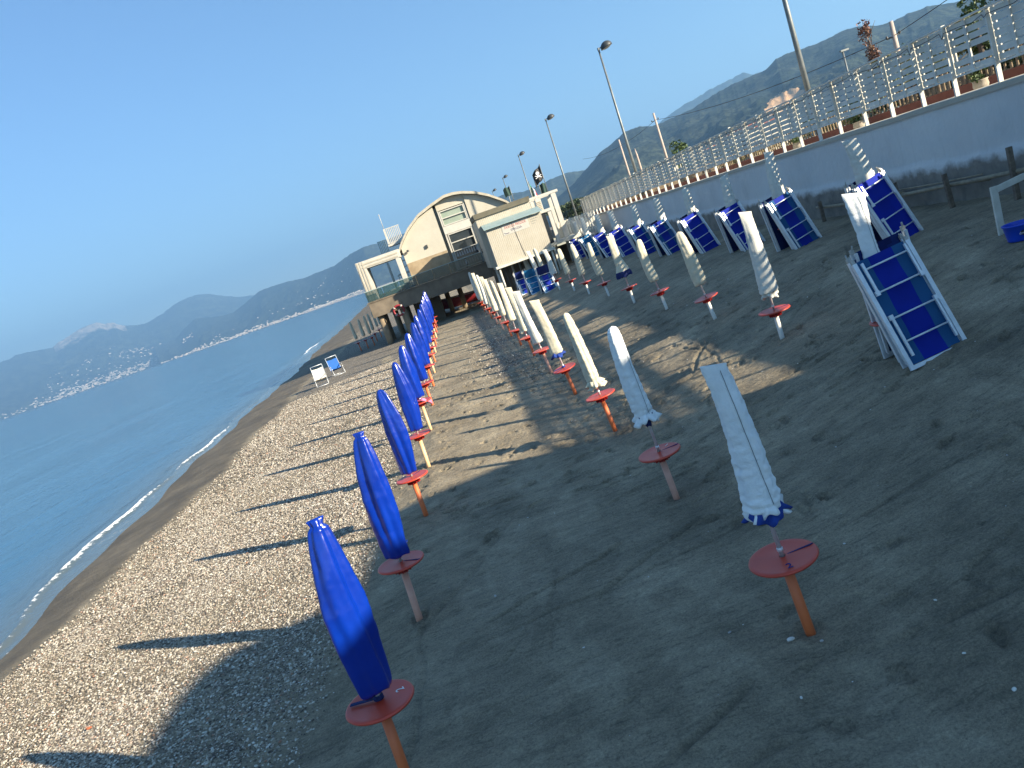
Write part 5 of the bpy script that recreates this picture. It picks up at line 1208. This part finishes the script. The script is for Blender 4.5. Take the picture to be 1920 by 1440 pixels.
# near sea sheet with the little breaking wave, then the open sea in the same mesh
d_ = np.concatenate([seg((-3, 3.2, .06)), seg((3.3, 9, .2)), np.geomspace(9.5, 60, 20), np.array([120, 400, 1500, 6000, 20000, 30000])])
ys = np.concatenate([np.array([-20000, -3000, -400, -60, -20]), seg((-8, 30, .12)), seg((30.3, 90, .4)), np.geomspace(92, 400, 20), np.array([800, 2000, 5000, 12000, 26000])])
DD, YY = np.meshgrid(d_, ys)
XX = shore_x(np.clip(YY, -10, 400)) - DD
ywf = YY
crest = np.interp(YY, [-10, 10, 15, 19, 23, 26, 30, 36, 47, 60, 88, 106, 171], [.5, .3, .4, .8, .85, .6, .45, .45, .6, 1.2, 1.7, 1.4, 1.5]) + .10 * fbm(YY * .8, YY * 0 + 2, 4, 4)
act = np.interp(YY, [-10, 10, 14, 17.5, 19, 25, 27, 29, 30.5, 36, 38, 48, 76, 82, 92, 95, 106, 110], [.5, .55, .6, .65, .85, .9, .6, .55, .85, .85, .5, .45, .2, .95, .9, .4, .7, 0])
edge = np.exp(-((DD - crest) / (.06 + .06 * act)) ** 2); back = np.exp(-((DD - crest - .3) / .35) ** 2)
ZZ = SEA + (.05 * back + .05 * edge) * (.3 + act) * (np.abs(YY) < 400) + .012 * fbm(DD * .9, YY * .35, 3, 6) * (DD < 60) * (DD > .3)
foam = act * (edge * .66 + .26 * np.exp(-((DD - crest + .25) / .3) ** 2)) + .25 * np.exp(-((DD - .0) / .05) ** 2)
foam = np.where(np.abs(YY) < 200, foam, 0)
shal = np.clip(1 - DD / 3.6, 0, 1) ** 1.2 * (np.abs(YY) < 300)
ZZ = np.where(DD < 0, SEA + .0 * DD, ZZ)
o = grid_mesh('sea', XX, YY, ZZ, M['water'], {'foam': foam, 'shallow': shal}); tag(o, kind='structure')

# ============================================================ finish the beach mesh
for (fx, fy) in FEET:
    if fy < 30 and fx < 9: stamp(fx, fy, rng.uniform(0, 6), .13, .10, .018, .8)
s_ = X - shore_x(Y)
wetm = np.clip((strip_w(Y) + .1 * np.sin(Y * .8) + .25 * fbm(X, Y, 3, 12) - s_) / .4, 0, 1)
pb = pebbly(X, Y)
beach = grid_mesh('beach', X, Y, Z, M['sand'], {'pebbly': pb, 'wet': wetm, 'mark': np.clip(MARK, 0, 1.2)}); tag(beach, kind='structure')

# ============================================================ loose pebbles
def pebble_field():
    from bisect import bisect
    pts = []
    def put(n, x0, x1, y0, y1, smin, smax, thr=0):
        x = rng.uniform(x0, x1, n); y = rng.uniform(y0, y1, n)
        p = pebbly(x, y); keep = rng.uniform(0, 1, n) < np.clip(p * 1.05 - .02, .0, 1)
        x = x[keep]; y = y[keep]
        s = smin + (smax - smin) * rng.uniform(0, 1, len(x)) ** 2.6
        pts.append(np.stack([x, y, s], 1))
    put(230000, -9.2, -1.9, 4.5, 12, .007, .019)
    put(120000, -9.6, -1.6, 12, 20, .010, .024)
    put(70000, -10.5, -1.4, 20, 36, .014, .032)
    put(9000, -.6, 2.2, 14, 34, .012, .03)
    return np.concatenate(pts)
pp = pebble_field()
# scattered shells on the sand
ns = 480; sx = rng.uniform(-2.4, 8.5, ns); sy = rng.uniform(2.4, 22, ns); ss = .004 + .011 * rng.uniform(0, 1, ns) ** 4
ix = np.clip(np.searchsorted(gx, pp[:, 0]) , 0, len(gx) - 1); iy = np.clip(np.searchsorted(gy, pp[:, 1]), 0, len(gy) - 1)
def stones_object(name, x, y, s, bright, mat):
    ix = np.clip(np.searchsorted(gx, x), 0, len(gx) - 1); iy = np.clip(np.searchsorted(gy, y), 0, len(gy) - 1)
    z = Z[iy, ix] + s * .15
    me = bpy.data.meshes.new(name); n = len(x); me.vertices.add(n); me.vertices.foreach_set('co', np.stack([x, y, z], 1).astype(np.float32).ravel())
    a = me.attributes.new('size', 'FLOAT', 'POINT'); a.data.foreach_set('value', s.astype(np.float32))
    a = me.attributes.new('shade', 'FLOAT', 'POINT'); a.data.foreach_set('value', bright.astype(np.float32))
    a = me.attributes.new('turn', 'FLOAT_VECTOR', 'POINT'); a.data.foreach_set('vector', np.stack([rng.uniform(-.35, .35, n), rng.uniform(-.35, .35, n), rng.uniform(0, 6.28, n)], 1).astype(np.float32).ravel())
    a = me.attributes.new('form', 'FLOAT_VECTOR', 'POINT'); a.data.foreach_set('vector', np.stack([rng.uniform(.85, 1.3, n), rng.uniform(.6, .95, n), rng.uniform(.35, .65, n)], 1).astype(np.float32).ravel())
    ng = bpy.data.node_groups.new(name + '_nodes', 'GeometryNodeTree')
    ng.interface.new_socket('Geometry', in_out='INPUT', socket_type='NodeSocketGeometry'); ng.interface.new_socket('Geometry', in_out='OUTPUT', socket_type='NodeSocketGeometry')
    gi = ng.nodes.new('NodeGroupInput'); go = ng.nodes.new('NodeGroupOutput'); L = ng.links
    ico = ng.nodes.new('GeometryNodeMeshIcoSphere'); ico.inputs['Radius'].default_value = 1; ico.inputs['Subdivisions'].default_value = 2
    ssn = ng.nodes.new('GeometryNodeSetShadeSmooth'); sm = ng.nodes.new('GeometryNodeSetMaterial'); sm.inputs['Material'].default_value = mat
    L.new(ico.outputs['Mesh'], ssn.inputs[0]); L.new(ssn.outputs[0], sm.inputs[0])
    iop = ng.nodes.new('GeometryNodeInstanceOnPoints'); L.new(gi.outputs[0], iop.inputs['Points']); L.new(sm.outputs[0], iop.inputs['Instance'])
    def attr(nm, ty):
        q = ng.nodes.new('GeometryNodeInputNamedAttribute'); q.data_type = ty; q.inputs['Name'].default_value = nm; return q.outputs['Attribute']
    vm = ng.nodes.new('ShaderNodeVectorMath'); vm.operation = 'SCALE'; L.new(attr('form', 'FLOAT_VECTOR'), vm.inputs[0]); L.new(attr('size', 'FLOAT'), vm.inputs['Scale'])
    L.new(vm.outputs[0], iop.inputs['Scale'])
    er = ng.nodes.new('FunctionNodeEulerToRotation'); L.new(attr('turn', 'FLOAT_VECTOR'), er.inputs[0]); L.new(er.outputs[0], iop.inputs['Rotation'])
    L.new(iop.outputs[0], go.inputs[0])
    o = bpy.data.objects.new(name, me); COL.objects.link(o); me.materials.append(mat)
    md = o.modifiers.new('instances', 'NODES'); md.node_group = ng; return o
def pebble_mat(name, stops):
    m, nt, b = new_mat(name); a = N(nt, 'ShaderNodeAttribute', attribute_name='shade'); a.attribute_type = 'INSTANCER'
    r_ = ramp(nt, a.outputs['Fac'], stops); nt.links.new(r_.outputs[0], b.inputs['Base Color']); b.inputs['Roughness'].default_value = .75; return m
M['pebble'] = pebble_mat('pebble', [(0, (.06, .05, .04)), (.25, (.14, .115, .085)), (.5, (.27, .235, .18)), (.75, (.42, .38, .30)), (.93, (.60, .57, .49)), (1, (.28, .14, .08))])
o = stones_object('pebbles', pp[:, 0], pp[:, 1], pp[:, 2], rng.uniform(0, 1, len(pp)), M['pebble']); tag(o, 'bank of small pale and grey pebbles along the water side', 'pebbles', kind='stuff')
M['shell'] = pebble_mat('shell', [(0, (.3, .28, .25)), (.5, (.55, .53, .5)), (1, (.78, .77, .74))])
o = stones_object('shell_fragments', sx, sy, ss, rng.uniform(0, 1, ns), M['shell']); tag(o, 'scattered white shell bits and tiny stones on the dark sand', 'shells', kind='stuff')
# single larger stones
for i, (px, py, s, lab) in enumerate([(1484, 1203, .022, 'white stone at the foot of the nearest white umbrella'), (1504, 1313, .010, 'small white pebble left of the drag mark in the near sand'), (1809, 1230, .009, 'white pebble in the right foreground sand'), (1903, 1298, .013, 'pale flat stone at the right edge of the near sand'), (1755, 1130, .009, 'small shell between the footprints at the right'), (168, 1368, .024, 'orange brick fragment among the near pebbles')]):
    p = G(px, py); V = []; rs_ = np.random.RandomState(i); n = 9
    for j in range(7):
        ph_ = math.pi * j / 6
        for k in range(n):
            a = 2 * math.pi * k / n; rr_ = s * math.sin(ph_) * (1 + .25 * float(vnoise(k * 1.7, j * 1.3, i)) ); V.append((rr_ * 1.2 * math.cos(a), rr_ * .8 * math.sin(a), s * .55 * math.cos(ph_)))
    o = MB().add(V, [(j * n + k, (j + 1) * n + k, (j + 1) * n + (k + 1) % n, j * n + (k + 1) % n) for j in range(6) for k in range(n)], False).build('stone', 'stone_white' if i < 5 else 'terracotta', None, (p.x, p.y, p.z + .02)); o.rotation_euler = (0, 0, i * 1.3); tag(o, lab, 'stone')

# ============================================================ HAZE
hz = MB(); hz.box((-16000, -2500, -12), (9000, 17500, 1400)); o = hz.build('haze', None); tag(o, 'thin blue summer haze over the bay', 'haze', kind='stuff')
m = bpy.data.materials.new('haze_air'); m.use_nodes = True; nt = m.node_tree; nt.nodes.clear()
out = nt.nodes.new('ShaderNodeOutputMaterial'); v = nt.nodes.new('ShaderNodeVolumePrincipled'); v.inputs['Color'].default_value = (.30, .60, 1.0, 1); v.inputs['Density'].default_value = 1.3e-4; v.inputs['Anisotropy'].default_value = .2
nt.links.new(v.outputs[0], out.inputs['Volume']); o.data.materials.append(m)

# ============================================================ LIGHT, SKY, CAMERA
sv = Vector((2.12, -1.5, 1.0)).normalized()
el = math.asin(sv.z); rot = math.atan2(sv.x, sv.y)
w = bpy.data.worlds.new('World'); SC.world = w; w.use_nodes = True; nt = w.node_tree
sky = nt.nodes.new('ShaderNodeTexSky'); sky.sky_type = 'NISHITA'; sky.sun_disc = False; sky.sun_elevation = el; sky.sun_rotation = rot
sky.air_density = 1.15; sky.dust_density = .05; sky.ozone_density = 6.0; sky.altitude = 0
bg = nt.nodes['Background']; bg.inputs['Strength'].default_value = .05; nt.links.new(sky.outputs[0], bg.inputs['Color'])
ld = bpy.data.lights.new('sun', 'SUN'); ld.energy = 5.0; ld.angle = R(.53); ld.color = (1, .86, .66); lo = bpy.data.objects.new('sun', ld); COL.objects.link(lo)
lo.rotation_mode = 'QUATERNION'; lo.rotation_quaternion = Vector((0, 0, 1)).rotation_difference(sv)
cd = bpy.data.cameras.new('camera'); co = bpy.data.objects.new('camera', cd); COL.objects.link(co)
cd.sensor_width = 36; cd.lens = 36 * FOC / 1920; cd.clip_start = .05; cd.clip_end = 80000
right = Vector([ROT[i][0] for i in range(3)]); up_ = -Vector([ROT[i][1] for i in range(3)]); back_ = -Vector([ROT[i][2] for i in range(3)])
mw = Matrix((right, up_, back_)).transposed().to_4x4(); mw.translation = Vector(CAM); co.matrix_world = mw
SC.camera = co
SC.view_settings.view_transform = 'Standard'; SC.view_settings.look = 'None'; SC.view_settings.gamma = 1; SC.view_settings.exposure = 1.96
SC.cycles.volume_bounces = 0; SC.cycles.volume_step_rate = 1; SC.cycles.volume_max_steps = 64
SC.cycles.use_denoising = True; SC.cycles.transparent_max_bounces = 8; SC.cycles.max_bounces = 6
